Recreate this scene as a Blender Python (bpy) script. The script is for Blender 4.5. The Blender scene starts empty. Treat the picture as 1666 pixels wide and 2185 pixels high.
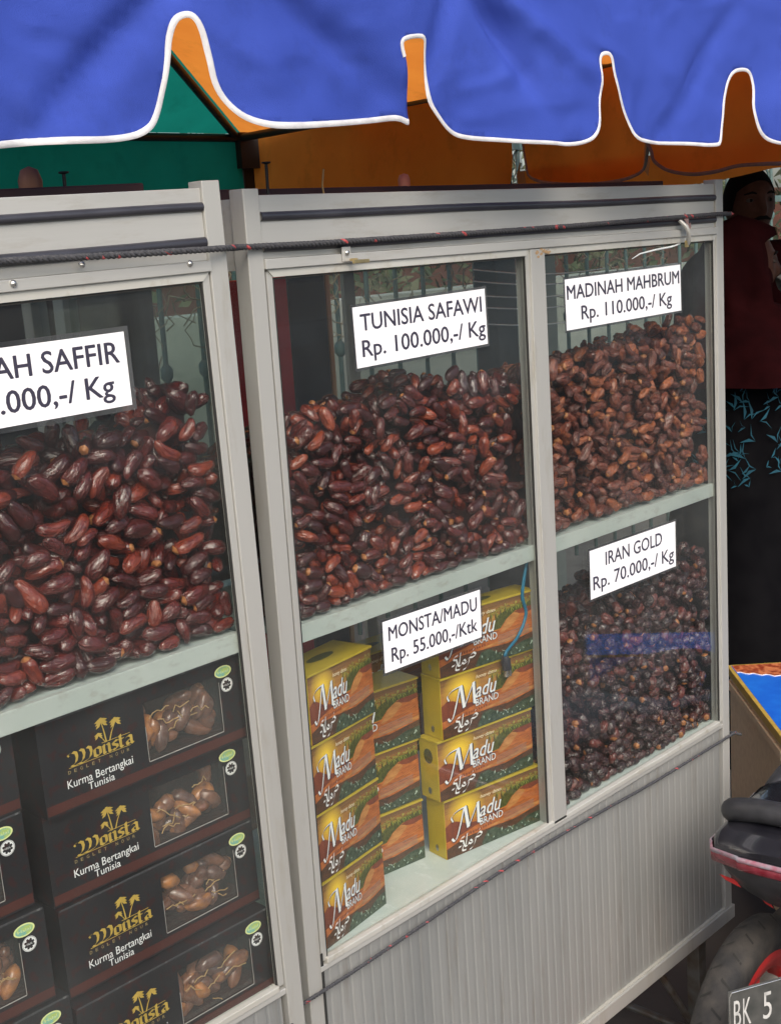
import bpy, bmesh, math, random
import numpy as np
from mathutils import Vector, Matrix, noise
from mathutils.geometry import delaunay_2d_cdt
random.seed(7); np.random.seed(7)
S = bpy.context.scene
C = bpy.data.collections.new('scene'); S.collection.children.link(C)
R = math.radians

# ------------------------------------------------------------------ camera
CAM = np.array([-1.12216, -1.28309, 1.48128])
CR = np.array([0.67757637, -0.73273785, -0.06313088])
CU = np.array([0.18908577, 0.0906088, 0.97777125])
CD = np.array([0.71072979, 0.67445184, -0.19994469])
FPX = 2819.88
cd = bpy.data.cameras.new('camera'); cam = bpy.data.objects.new('camera', cd); C.objects.link(cam)
cam.matrix_world = Matrix(((CR[0], CU[0], -CD[0], CAM[0]), (CR[1], CU[1], -CD[1], CAM[1]), (CR[2], CU[2], -CD[2], CAM[2]), (0, 0, 0, 1)))
cd.sensor_fit = 'HORIZONTAL'; cd.sensor_width = 36; cd.lens = FPX / 1666 * 36
cd.clip_start = 0.05; cd.clip_end = 300
S.camera = cam
# ------------------------------------------------------------------ light
SUN_EL, SUN_AZ = R(40), R(215)          # sun stands behind the photographer, over the street
w = bpy.data.worlds.new('World'); S.world = w; w.use_nodes = True
nt = w.node_tree; nt.nodes.clear()
wo = nt.nodes.new('ShaderNodeOutputWorld'); bg = nt.nodes.new('ShaderNodeBackground'); sk = nt.nodes.new('ShaderNodeTexSky')
sk.sky_type = 'NISHITA'; sk.sun_disc = False; sk.sun_elevation = SUN_EL; sk.sun_rotation = SUN_AZ
sk.air_density = 1.0; sk.dust_density = 4.0; sk.ozone_density = 0.6
bg.inputs['Strength'].default_value = 0.15
nt.links.new(sk.outputs[0], bg.inputs[0]); nt.links.new(bg.outputs[0], wo.inputs[0])
sl = bpy.data.lights.new('sun', 'SUN'); sl.energy = 1.1; sl.angle = R(32); sl.color = (1.0, 0.975, 0.94)
sun = bpy.data.objects.new('sun', sl); C.objects.link(sun)
sd = Vector((math.sin(SUN_AZ) * math.cos(SUN_EL), math.cos(SUN_AZ) * math.cos(SUN_EL), math.sin(SUN_EL)))
sun.rotation_euler = sd.to_track_quat('Z', 'Y').to_euler(); sun.location = (-4, -6, 8)
S.render.engine = 'CYCLES'
S.view_settings.view_transform = 'Standard'; S.view_settings.look = 'None'
S.view_settings.exposure = 0.68; S.view_settings.gamma = 1.0
try: S.view_settings.use_curve_mapping = False
except Exception: pass
S.cycles.max_bounces = 8; S.cycles.transparent_max_bounces = 16

# ------------------------------------------------------------------ tracing helpers (a pixel of the photograph -> a point on a real plane)
def ray(px, py):
    v = CR * ((px - 833) / FPX) - CU * ((py - 1092.5) / FPX) + CD
    return v
def on(px, py, O, n):
    d = ray(px, py); O = np.array(O, float); n = np.array(n, float)
    return CAM + d * (((O - CAM) @ n) / (d @ n))
def PY(px, py, Y): return on(px, py, (0, Y, 0), (0, 1, 0))
def PD(px, py, D): return CAM + ray(px, py) * D

# ------------------------------------------------------------------ materials
def newmat(name):
    m = bpy.data.materials.new(name); m.use_nodes = True
    nt = m.node_tree; return m, nt, nt.nodes['Principled BSDF'], nt.nodes['Material Output']
def coordnode(nt, scale=(1, 1, 1), kind='Object'):
    tc = nt.nodes.new('ShaderNodeTexCoord'); mp = nt.nodes.new('ShaderNodeMapping')
    mp.inputs['Scale'].default_value = scale
    nt.links.new(tc.outputs[kind], mp.inputs[0]); return mp.outputs[0]
def pbr(name, col, rough=0.5, metal=0.0, col2=None, nscale=(8, 8, 8), lo=0.35, hi=0.7, bump=0.0, bscale=(200, 200, 200), coat=0.0, spec=0.5, dirt=None, dscale=(14, 14, 3), transl=0.0, rvar=0.0, crease=0.0):
    m, nt, b, out = newmat(name)
    b.inputs['Base Color'].default_value = (*col, 1); b.inputs['Roughness'].default_value = rough
    b.inputs['Metallic'].default_value = metal; b.inputs['Coat Weight'].default_value = coat
    b.inputs['Specular IOR Level'].default_value = spec
    L = nt.links
    last = None
    if col2 is not None:
        n = nt.nodes.new('ShaderNodeTexNoise'); n.inputs['Scale'].default_value = 1; n.inputs['Detail'].default_value = 6
        L.new(coordnode(nt, nscale), n.inputs['Vector'])
        r = nt.nodes.new('ShaderNodeMapRange'); r.inputs[1].default_value = lo; r.inputs[2].default_value = hi
        L.new(n.outputs[0], r.inputs[0])
        x = nt.nodes.new('ShaderNodeMix'); x.data_type = 'RGBA'
        x.inputs[6].default_value = (*col, 1); x.inputs[7].default_value = (*col2, 1)
        L.new(r.outputs[0], x.inputs[0]); last = x.outputs[2]
        if rvar:
            rr = nt.nodes.new('ShaderNodeMapRange'); rr.inputs[3].default_value = rough - rvar; rr.inputs[4].default_value = rough + rvar
            L.new(n.outputs[0], rr.inputs[0]); L.new(rr.outputs[0], b.inputs['Roughness'])
    if dirt is not None:
        n = nt.nodes.new('ShaderNodeTexNoise'); n.inputs['Scale'].default_value = 1; n.inputs['Detail'].default_value = 9; n.inputs['Roughness'].default_value = 0.7
        L.new(coordnode(nt, dscale), n.inputs['Vector'])
        r = nt.nodes.new('ShaderNodeMapRange'); r.inputs[1].default_value = 0.54; r.inputs[2].default_value = 0.80; r.inputs[4].default_value = 0.8
        L.new(n.outputs[0], r.inputs[0])
        x = nt.nodes.new('ShaderNodeMix'); x.data_type = 'RGBA'
        x.inputs[6].default_value = (*col, 1); x.inputs[7].default_value = (*dirt, 1)
        if last is not None: L.new(last, x.inputs[6])
        L.new(r.outputs[0], x.inputs[0]); last = x.outputs[2]
    if last is not None: L.new(last, b.inputs['Base Color'])
    if bump:
        n = nt.nodes.new('ShaderNodeTexNoise'); n.inputs['Scale'].default_value = 1; n.inputs['Detail'].default_value = 4
        L.new(coordnode(nt, bscale), n.inputs['Vector'])
        bp = nt.nodes.new('ShaderNodeBump'); bp.inputs['Strength'].default_value = bump; bp.inputs['Distance'].default_value = 0.002
        L.new(n.outputs[0], bp.inputs['Height']); L.new(bp.outputs[0], b.inputs['Normal'])
        if crease:
            v1 = nt.nodes.new('ShaderNodeTexNoise'); v1.noise_type = 'RIDGED_MULTIFRACTAL'; v1.inputs['Scale'].default_value = 1; v1.inputs['Detail'].default_value = 3; v1.inputs['Distortion'].default_value = 1.2
            L.new(coordnode(nt, (7, 7, 9)), v1.inputs['Vector'])
            b2 = nt.nodes.new('ShaderNodeBump'); b2.inputs['Strength'].default_value = 0.5; b2.inputs['Distance'].default_value = 0.022 * crease
            L.new(v1.outputs[0], b2.inputs['Height']); L.new(b2.outputs[0], bp.inputs['Normal'])
    if transl:
        t = nt.nodes.new('ShaderNodeBsdfTranslucent'); mx = nt.nodes.new('ShaderNodeMixShader'); mx.inputs[0].default_value = transl
        t.inputs[0].default_value = (*col, 1)
        if last is not None: L.new(last, t.inputs[0])
        L.new(b.outputs[0], mx.inputs[1]); L.new(t.outputs[0], mx.inputs[2]); L.new(mx.outputs[0], out.inputs[0])
    return m
def glassmat(name, tint=(0.93, 0.97, 0.95), dust=0.03, ior=1.6, dcol=(0.55, 0.58, 0.56)):
    m, nt, b, out = newmat(name); nt.nodes.remove(b); L = nt.links
    tr = nt.nodes.new('ShaderNodeBsdfTransparent'); tr.inputs[0].default_value = (*tint, 1)
    gl = nt.nodes.new('ShaderNodeBsdfGlossy'); gl.inputs['Roughness'].default_value = 0.02
    lw = nt.nodes.new('ShaderNodeLayerWeight'); lw.inputs[0].default_value = 0.5
    pw = nt.nodes.new('ShaderNodeMath'); pw.operation = 'POWER'; L.new(lw.outputs['Facing'], pw.inputs[0]); pw.inputs[1].default_value = 4.5
    fr = nt.nodes.new('ShaderNodeMath'); fr.operation = 'MULTIPLY_ADD'; L.new(pw.outputs[0], fr.inputs[0]); fr.inputs[1].default_value = 0.95; fr.inputs[2].default_value = ((ior - 1) / (ior + 1)) ** 2
    a = nt.nodes.new('ShaderNodeMixShader'); L.new(fr.outputs[0], a.inputs[0]); L.new(tr.outputs[0], a.inputs[1]); L.new(gl.outputs[0], a.inputs[2])
    df = nt.nodes.new('ShaderNodeBsdfDiffuse'); df.inputs[0].default_value = (*dcol, 1)
    n = nt.nodes.new('ShaderNodeTexNoise'); n.inputs['Scale'].default_value = 1; n.inputs['Detail'].default_value = 7
    L.new(coordnode(nt, (5, 5, 4)), n.inputs['Vector'])
    r = nt.nodes.new('ShaderNodeMapRange'); r.inputs[1].default_value = 0.35; r.inputs[2].default_value = 0.8; r.inputs[3].default_value = dust * 0.3; r.inputs[4].default_value = dust * 2.6
    L.new(n.outputs[0], r.inputs[0])
    c = nt.nodes.new('ShaderNodeMixShader'); L.new(r.outputs[0], c.inputs[0]); L.new(a.outputs[0], c.inputs[1]); L.new(df.outputs[0], c.inputs[2])
    L.new(c.outputs[0], out.inputs[0]); return m
def datemat(name, dark, mid, light, rough=0.22, coat=0.5, bloom=0.0, wrk=1.0):
    m, nt, b, out = newmat(name); L = nt.links
    oi = nt.nodes.new('ShaderNodeObjectInfo'); ge = nt.nodes.new('ShaderNodeNewGeometry')
    ad = nt.nodes.new('ShaderNodeMath'); ad.operation = 'ADD'; L.new(oi.outputs['Random'], ad.inputs[0]); L.new(ge.outputs['Random Per Island'], ad.inputs[1])
    fr = nt.nodes.new('ShaderNodeMath'); fr.operation = 'FRACT'; L.new(ad.outputs[0], fr.inputs[0])
    n = nt.nodes.new('ShaderNodeTexNoise'); n.inputs['Scale'].default_value = 1; n.inputs['Detail'].default_value = 5; L.new(coordnode(nt, (70, 70, 70)), n.inputs['Vector'])
    mr = nt.nodes.new('ShaderNodeMapRange'); mr.inputs[1].default_value = 0.3; mr.inputs[2].default_value = 0.7; mr.inputs[3].default_value = -0.22; mr.inputs[4].default_value = 0.22; L.new(n.outputs[0], mr.inputs[0])
    a2 = nt.nodes.new('ShaderNodeMath'); a2.operation = 'ADD'; L.new(fr.outputs[0], a2.inputs[0]); L.new(mr.outputs[0], a2.inputs[1])
    cr = nt.nodes.new('ShaderNodeValToRGB'); e = cr.color_ramp.elements
    e[0].position = 0.05; e[0].color = (*dark, 1); e[1].position = 1.0; e[1].color = (*light, 1)
    q = e.new(0.70); q.color = (*mid, 1)
    L.new(a2.outputs[0], cr.inputs[0]); last = cr.outputs[0]
    if bloom:
        n3 = nt.nodes.new('ShaderNodeTexNoise'); n3.inputs['Scale'].default_value = 1; n3.inputs['Detail'].default_value = 8; L.new(coordnode(nt, (160, 160, 160)), n3.inputs['Vector'])
        r3 = nt.nodes.new('ShaderNodeMapRange'); r3.inputs[1].default_value = 0.45; r3.inputs[2].default_value = 0.75; r3.inputs[4].default_value = bloom; L.new(n3.outputs[0], r3.inputs[0])
        x = nt.nodes.new('ShaderNodeMix'); x.data_type = 'RGBA'; x.inputs[7].default_value = (0.30, 0.22, 0.20, 1); L.new(last, x.inputs[6]); L.new(r3.outputs[0], x.inputs[0]); last = x.outputs[2]
    L.new(last, b.inputs['Base Color'])
    b.inputs['Roughness'].default_value = rough; b.inputs['Coat Weight'].default_value = coat; b.inputs['Coat Roughness'].default_value = 0.04
    n2 = nt.nodes.new('ShaderNodeTexNoise'); n2.noise_dimensions = '4D'; n2.inputs['Scale'].default_value = 1; n2.inputs['Detail'].default_value = 3; n2.inputs['Distortion'].default_value = 0.8
    uvn = nt.nodes.new('ShaderNodeUVMap'); um = nt.nodes.new('ShaderNodeMapping'); um.inputs['Scale'].default_value = (3.2, 12.0, 1); L.new(uvn.outputs[0], um.inputs[0]); L.new(um.outputs[0], n2.inputs['Vector'])
    wm_ = nt.nodes.new('ShaderNodeMath'); wm_.operation = 'MULTIPLY'; wm_.inputs[1].default_value = 40; L.new(ad.outputs[0], wm_.inputs[0]); L.new(wm_.outputs[0], n2.inputs['W'])
    bp = nt.nodes.new('ShaderNodeBump'); bp.inputs['Strength'].default_value = 1.0 * wrk; bp.inputs['Distance'].default_value = 0.0055
    L.new(n2.outputs[0], bp.inputs['Height']); L.new(bp.outputs[0], b.inputs['Normal'])
    return m

M = {}
M['alu'] = pbr('anodised_aluminium', (0.45, 0.45, 0.425), 0.40, 0.3, (0.39, 0.39, 0.365), (9, 9, 1.2), 0.3, 0.75, 0.06, (900, 900, 12), dirt=(0.30, 0.27, 0.21), dscale=(26, 26, 5))
M['aluh'] = pbr('anodised_aluminium_rail', (0.48, 0.48, 0.455), 0.38, 0.3, (0.41, 0.41, 0.385), (1.6, 9, 30), 0.3, 0.75, 0.06, (12, 900, 900), dirt=(0.33, 0.30, 0.25), dscale=(8, 26, 40))
M['bead'] = pbr('pale_aluminium_bead', (0.56, 0.56, 0.52), 0.36, 0.25, (0.46, 0.45, 0.40), (5, 20, 20), dirt=(0.30, 0.25, 0.16), dscale=(30, 30, 30))
M['flute'] = pbr('fluted_aluminium_sheet', (0.36, 0.365, 0.35), 0.40, 0.35, (0.25, 0.26, 0.255), (7, 7, 0.9), 0.3, 0.72, 0.05, (300, 300, 6), dirt=(0.19, 0.17, 0.14), dscale=(60, 60, 5), rvar=0.08)
M['rubber'] = pbr('black_rubber_strip', (0.022, 0.022, 0.028), 0.33, 0, (0.05, 0.05, 0.06), (10, 40, 40), bump=0.1)
M['groove'] = pbr('dark_groove', (0.02, 0.02, 0.018), 0.8, 0)
M['shelf'] = pbr('pale_green_shelf', (0.36, 0.405, 0.38), 0.32, 0, (0.43, 0.465, 0.44), (6, 6, 6), bump=0.03, dirt=(0.25, 0.24, 0.2), dscale=(30, 30, 60))
M['floorboard'] = pbr('pale_glass_floor', (0.60, 0.67, 0.64), 0.15, 0, (0.50, 0.59, 0.56), (14, 14, 14), dirt=(0.8, 0.86, 0.84), dscale=(60, 25, 10))
M['glass'] = glassmat('dusty_glass', (0.965, 0.98, 0.97), dust=0.011, ior=1.44)
M['glassb'] = glassmat('rear_glass', (0.93, 0.96, 0.95), dust=0.008, ior=1.36)
M['maroon'] = pbr('dark_maroon_board', (0.035, 0.012, 0.016), 0.6, 0, (0.06, 0.02, 0.02))
M['steel'] = pbr('grey_steel_tube', (0.22, 0.22, 0.21), 0.45, 0.6, (0.14, 0.10, 0.07), (30, 30, 30), bump=0.1)
M['brass'] = pbr('brass', (0.62, 0.48, 0.22), 0.3, 0.8, (0.45, 0.36, 0.2), (80, 80, 80))
M['chrome'] = pbr('bright_screw', (0.65, 0.65, 0.62), 0.25, 0.9)
M['paper'] = pbr('white_paper', (0.93, 0.93, 0.95), 0.45, 0, (0.90, 0.90, 0.93), (8, 8, 8), coat=0.25)
M['ink'] = pbr('dark_ink', (0.035, 0.032, 0.055), 0.5)
M['film'] = glassmat('laminate_edge', (0.62, 0.62, 0.66), dust=0.05)
M['ropeb'] = pbr('black_rope_yarn', (0.030, 0.032, 0.038), 0.75, 0, (0.07, 0.07, 0.075), (300, 300, 300), bump=0.5, bscale=(900, 900, 900))
M['roper'] = pbr('red_rope_yarn', (0.30, 0.035, 0.04), 0.7, 0, (0.5, 0.1, 0.1), (300, 300, 300))
def clothmat(name, c, c2, tr):
    return pbr(name, c, 0.75, 0, c2, (7, 7, 7), 0.3, 0.7, 0.6, (1100, 1100, 1100), transl=tr, spec=0.25, dirt=tuple(0.6 * q for q in c), dscale=(9, 9, 9), crease=1.0)
M['blue'] = clothmat('blue_canopy_cloth', (0.050, 0.096, 0.50), (0.040, 0.078, 0.42), 0.2)
M['orange'] = clothmat('orange_canopy_cloth', (0.86, 0.29, 0.042), (0.78, 0.24, 0.034), 0.78)
M['green'] = clothmat('green_canopy_cloth', (0.012, 0.30, 0.20), (0.010, 0.25, 0.165), 0.68)
M['piping'] = pbr('white_piping', (0.78, 0.78, 0.78), 0.7, 0, (0.58, 0.58, 0.60), (45, 45, 45), bump=0.3, bscale=(700, 700, 700), transl=0.15)
M['greypipe'] = pbr('grey_brown_piping', (0.20, 0.13, 0.12), 0.7, 0, (0.14, 0.09, 0.09), (60, 60, 60))
M['blackiron'] = pbr('black_frame', (0.012, 0.012, 0.014), 0.5, 0.2, (0.03, 0.03, 0.03))
M['clear'] = glassmat('clear_strand', (0.9, 0.95, 0.94), dust=0.14, dcol=(0.8, 0.85, 0.85))
M['d_saffir'] = datemat('saffir_date_skin', (0.036, 0.005, 0.0045), (0.095, 0.011, 0.008), (0.19, 0.030, 0.013), 0.12, 0.55, 0, 1.0)
M['d_safawi'] = datemat('safawi_date_skin', (0.036, 0.0055, 0.005), (0.095, 0.013, 0.008), (0.24, 0.042, 0.014), 0.12, 0.55, 0, 1.0)
M['d_mah'] = datemat('mahbrum_date_skin', (0.070, 0.016, 0.010), (0.16, 0.036, 0.016), (0.33, 0.090, 0.028), 0.24, 0.3, 0.22, 1.3)
M['d_iran'] = datemat('iran_date_skin', (0.016, 0.005, 0.007), (0.042, 0.010, 0.011), (0.12, 0.022, 0.015), 0.22, 0.35, 0.24, 1.0)
M['d_box'] = datemat('amber_date_skin', (0.10, 0.042, 0.028), (0.21, 0.080, 0.035), (0.46, 0.18, 0.045), 0.24, 0.3, 0.3)
M['cap'] = pbr('date_calyx', (0.36, 0.15, 0.045), 0.5, 0, (0.22, 0.07, 0.025), (300, 300, 300))
M['stem'] = pbr('date_stem', (0.46, 0.29, 0.11), 0.6, 0, (0.5, 0.3, 0.1), (200, 200, 200))
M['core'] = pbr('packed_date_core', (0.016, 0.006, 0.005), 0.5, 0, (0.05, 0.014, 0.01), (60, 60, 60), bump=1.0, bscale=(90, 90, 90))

# ------------------------------------------------------------------ mesh helpers
class MB:
    def __init__(s): s.v = []; s.f = []; s.m = []; s.sm = []
    def face(s, pts, m=0, sm=False):
        k = len(s.v); s.v += [tuple(map(float, p)) for p in pts]; s.f.append(tuple(range(k, k + len(pts)))); s.m.append(m); s.sm.append(sm); return s
    def box(s, x0, x1, y0, y1, z0, z1, m=0):
        k = len(s.v); s.v += [(x0, y0, z0), (x1, y0, z0), (x1, y1, z0), (x0, y1, z0), (x0, y0, z1), (x1, y0, z1), (x1, y1, z1), (x0, y1, z1)]
        for q in ((0, 3, 2, 1), (4, 5, 6, 7), (0, 1, 5, 4), (1, 2, 6, 5), (2, 3, 7, 6), (3, 0, 4, 7)): s.f.append(tuple(k + i for i in q)); s.m.append(m); s.sm.append(False)
        return s
    def grid(s, rows, m=0, sm=True, closed=False):
        k = len(s.v); n = len(rows[0])
        for r in rows: s.v += [tuple(map(float, p)) for p in r]
        for i in range(len(rows) - 1):
            for j in range(n if closed else n - 1):
                a = k + i * n + j; b = k + i * n + (j + 1) % n; s.f.append((a, b, b + n, a + n)); s.m.append(m(i, j) if callable(m) else m); s.sm.append(sm)
        return s
    def tube(s, pts, r, n=8, m=0, cap=True):
        P = [Vector(map(float, p)) for p in pts]; rr = r if isinstance(r, (list, tuple)) else [r] * len(P)
        up = Vector((0, 0, 1)); rows = []
        t = (P[1] - P[0]).normalized(); u = t.cross(up)
        if u.length < 0.05: u = t.cross(Vector((0, 1, 0)))
        u.normalize()
        for i, p in enumerate(P):
            t = (P[min(i + 1, len(P) - 1)] - P[max(i - 1, 0)]).normalized()
            u = (u - t * u.dot(t)).normalized(); v = t.cross(u)
            rows.append([p + (u * math.cos(a) + v * math.sin(a)) * rr[i] for a in [2 * math.pi * j / n for j in range(n)]])
        s.grid(rows, m, True, True)
        if cap: s.face(rows[0][::-1], m if not callable(m) else 0); s.face(rows[-1], m if not callable(m) else 0)
        return s
    def lathe(s, prof, c=(0, 0, 0), n=20, m=0):
        rows = [[(c[0] + r * math.cos(2 * math.pi * j / n), c[1] + r * math.sin(2 * math.pi * j / n), c[2] + z) for j in range(n)] for r, z in prof]
        return s.grid(rows, m, True, True)
    def mesh(s, name, mats):
        me = bpy.data.meshes.new(name); me.from_pydata(s.v, [], s.f)
        for x in (mats if isinstance(mats, (list, tuple)) else [mats]): me.materials.append(x)
        me.polygons.foreach_set('material_index', s.m); me.polygons.foreach_set('use_smooth', s.sm); me.update(); return me
    def build(s, name, mats, parent=None, bevel=0.0):
        me = s.mesh(name, mats); o = bpy.data.objects.new(name, me); C.objects.link(o)
        if parent is not None: o.parent = parent
        if bevel:
            b = o.modifiers.new('bevel', 'BEVEL'); b.width = bevel; b.segments = 2; b.limit_method = 'ANGLE'
        return o
def link(name, me, parent=None):
    o = bpy.data.objects.new(name, me); C.objects.link(o)
    if parent is not None: o.parent = parent
    return o
def empty(name, loc=(0, 0, 0), rz=0.0, mat=None):
    o = bpy.data.objects.new(name, None); C.objects.link(o); o.empty_display_size = 0.05
    if mat is not None: o.matrix_world = mat
    else: o.location = loc; o.rotation_euler = (0, 0, rz)
    return o
def tag(o, label=None, cat=None, group=None, kind=None):
    if label: o['label'] = label
    if cat: o['category'] = cat
    if group: o['group'] = group
    if kind: o['kind'] = kind
    return o
def copy_tree(o, parent=None):
    c = o.copy(); C.objects.link(c); c.parent = parent
    for ch in list(o.children): copy_tree(ch, c)
    return c
# text as flat outlines in the XZ plane, fitted to a width and a cap height
_tc = {}
def text_geo(s, shear=0.0, bold=0.0):
    k = (s, shear, bold)
    if k in _tc: return _tc[k]
    cu = bpy.data.curves.new('t', 'FONT'); cu.body = s; cu.shear = shear; cu.offset = bold; cu.resolution_u = 3
    o = bpy.data.objects.new('t', cu); C.objects.link(o)
    bpy.context.view_layer.update()
    me = bpy.data.meshes.new_from_object(o.evaluated_get(bpy.context.evaluated_depsgraph_get()))
    V = np.array([tuple(v.co) for v in me.vertices]); F = [tuple(p.vertices) for p in me.polygons]
    bpy.data.objects.remove(o); bpy.data.curves.remove(cu); bpy.data.meshes.remove(me)
    _tc[k] = (V, F); return V, F
def add_text(mb, s, x0, x1, zb, cap, y=0.0, m=0, shear=0.0, bold=0.0, xform=None):
    V, F = text_geo(s, shear, bold); Hc = text_geo('H', 0, bold)[0]; ch = Hc[:, 1].max()
    a, b = V[:, 0].min(), V[:, 0].max()
    k = len(mb.v)
    for v in V:
        x = x0 + (v[0] - a) / (b - a) * (x1 - x0); z = zb + v[1] / ch * cap
        p = (x, y, z)
        mb.v.append(xform(p) if xform else p)
    for f in F: mb.f.append(tuple(k + i for i in f)); mb.m.append(m); mb.sm.append(False)
# broad-nib pen strokes (for the blackletter, italic and arabic lettering)
class Pen:
    def __init__(s, mb, ox, oz, sx, sz, nib, y, m=0, lay=2e-5): s.mb = mb; s.o = (ox, oz); s.s = (sx, sz); s.nib = nib; s.y = y; s.m = m; s.k = 0; s.lay = lay
    def st(s, pts, nib=None):
        nx, nz = nib or s.nib
        P = [(s.o[0] + p[0] * s.s[0], s.o[1] + p[1] * s.s[1]) for p in pts]; nx *= s.s[0]; nz *= s.s[1]
        for (a, b) in zip(P[:-1], P[1:]):
            s.k += 1; y = s.y - s.lay * s.k
            q = [(a[0] - nx, y, a[1] - nz), (a[0] + nx, y, a[1] + nz), (b[0] + nx, y, b[1] + nz), (b[0] - nx, y, b[1] - nz)]
            ar = sum(q[i][0] * q[(i + 1) % 4][2] - q[(i + 1) % 4][0] * q[i][2] for i in range(4))
            if ar < 0: q = q[::-1]
            s.mb.face(q, s.m)
def curve(pts, n=6):
    P = [pts[0]] + list(pts) + [pts[-1]]; out = []
    for i in range(1, len(P) - 2):
        a, b, c, d = [np.array(q, float) for q in P[i - 1:i + 3]]
        for t in np.linspace(0, 1, n, endpoint=False):
            out.append(tuple(0.5 * ((2 * b) + (-a + c) * t + (2 * a - 5 * b + 4 * c - d) * t * t + (-a + 3 * b - 3 * c + d) * t ** 3)))
    out.append(tuple(map(float, pts[-1]))); return out

# ================================================================== SETTING
GZ = -0.30
M['road'] = pbr('worn_paving', (0.105, 0.098, 0.09), 0.85, 0, (0.07, 0.066, 0.06), (3, 3, 3), bump=0.5, bscale=(60, 60, 60), dirt=(0.045, 0.04, 0.036), dscale=(5, 5, 5))
M['pave'] = pbr('pavement_slab', (0.30, 0.25, 0.20), 0.85, 0, (0.22, 0.18, 0.15), (6, 6, 6), bump=0.5, bscale=(80, 80, 80))
tag(MB().box(-40, 40, -40, 40, GZ - 0.2, GZ).build('ground', M['road']), kind='structure')
tag(MB().box(-3, 12, 0.62, 2.9, GZ + 0.004, GZ + 0.15).build('pavement', M['pave'], bevel=0.01), kind='structure')
rt = None

M['teal'] = pbr('teal_painted_iron', (0.07, 0.125, 0.12), 0.6, 0, (0.09, 0.15, 0.14), (30, 30, 30), dirt=(0.12, 0.07, 0.04), dscale=(40, 40, 40))
FY = 2.45
fence = empty('iron_fence', (0, FY, GZ + 0.15))
tag(fence, 'teal painted iron fence with collared upright bars behind the stall', 'fence')
bar = MB(); bar.tube([(0, 0, 0.05), (0, 0, 2.05)], 0.0095, 8)
bar.lathe([(0.011, 1.20), (0.022, 1.215), (0.022, 1.245), (0.011, 1.26)], n=8); bar.lathe([(0.011, 1.62), (0.02, 1.635), (0.02, 1.655), (0.011, 1.67)], n=8)
bar.lathe([(0.011, 2.04), (0.024, 2.08), (0.001, 2.2)], n=8)
bme = bar.mesh('bar', M['teal'])
for i in range(60):
    b = link('bar', bme, fence); b.location = (-1.2 + i * 0.172, 0, 0)
for z in (0.12, 1.72, 2.0): MB().box(-1.4, 9.3, -0.014, 0.014, z, z + 0.035).build('rail', M['teal'], fence)
for i in range(30):
    s = MB(); x0 = -1.2 + i * 0.344 + 0.086
    s.tube([(x0 + 0.055 * (1 - t * 0.7) * math.cos(t * 9), 0, 1.86 + 0.055 * (1 - t * 0.7) * math.sin(t * 9)) for t in np.linspace(0, 1, 20)], 0.006, 5)
    s.build('scroll', M['teal'], fence)
M['wall'] = pbr('grey_green_wall', (0.30, 0.32, 0.28), 0.9, 0, (0.18, 0.20, 0.17), (1.5, 1.5, 4), bump=0.6, bscale=(40, 40, 40))
M['rwall'] = pbr('red_brown_wall', (0.20, 0.08, 0.055), 0.9, 0, (0.13, 0.07, 0.05), (2, 2, 5), bump=0.5, bscale=(40, 40, 40))
tag(MB().box(-2, 12, 3.3, 3.5, GZ, 1.22).build('garden_wall', M['wall']), 'low weathered grey wall behind the teal fence', 'wall')
tag(MB().box(-2, 14, 4.6, 4.8, GZ, 1.75).build('brick_red_wall', M['rwall']), 'faded red brown wall farther back behind the hedge', 'wall')
M['leaf'] = pbr('hedge_leaf', (0.045, 0.075, 0.03), 0.6, 0, (0.11, 0.10, 0.05), (6, 6, 6), transl=0.2)
lf = MB()
for i in range(16000):
    x = random.uniform(-2, 12); z = random.uniform(0.9, 3.6); y = 3.75 + 0.5 * random.random() + 0.2 * math.sin(x * 3 + z * 4)
    c = Vector((x, y, z)); a = Vector((random.gauss(0, 1), random.gauss(0, 1), random.gauss(0, 1))).normalized(); b = a.orthogonal().normalized()
    s = random.uniform(0.03, 0.07); lf.face([c - a * s, c + b * s * 0.45, c + a * s, c - b * s * 0.45])
tag(lf.build('hedge', M['leaf']), 'dull green hedge leaves behind the wall', 'hedge', kind='stuff')
M['straw'] = pbr('dry_vine', (0.30, 0.25, 0.16), 0.8, 0, (0.16, 0.13, 0.09), (20, 20, 20))
vn = MB()
for i in range(260):
    x = random.uniform(0.2, 5.0); z = random.uniform(1.12, 1.75); p = [(x, FY - 0.03, z)]
    a = random.uniform(0, 6.28)
    for k in range(7):
        a += random.gauss(0, 0.6); x += 0.035 * math.cos(a); z += 0.035 * math.sin(a); p.append((x, FY - 0.03 + random.uniform(-0.03, 0.03), z))
    vn.tube(p, random.uniform(0.0015, 0.004), 4)
tag(vn.build('dry_vines', M['straw']), 'tangle of dry vines hanging on the teal fence', 'vines', kind='stuff')
M['dark'] = pbr('dark_post_paint', (0.025, 0.028, 0.030), 0.6, 0, (0.05, 0.05, 0.05), (10, 10, 3))
M['redp'] = pbr('red_board', (0.55, 0.025, 0.035), 0.6, 0, (0.28, 0.015, 0.02), (5, 5, 5))
M['wood'] = pbr('raw_plywood', (0.80, 0.64, 0.44), 0.7, 0, (0.70, 0.54, 0.36), (3, 60, 60), bump=0.2, bscale=(10, 300, 300))
M['tan'] = pbr('tan_batten', (0.40, 0.26, 0.14), 0.7, 0, (0.3, 0.2, 0.1), (30, 30, 4))
def post_at(pxa, pxb, Y, z0, z1, d, mat, name, label, cat, py=700):
    a = PY(pxa, py, Y)[0]; b = PY(pxb, py, Y)[0]
    o = MB().box(a, b, Y, Y + d, z0, z1).build(name, mat, bevel=0.004); return tag(o, label, cat)
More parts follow.
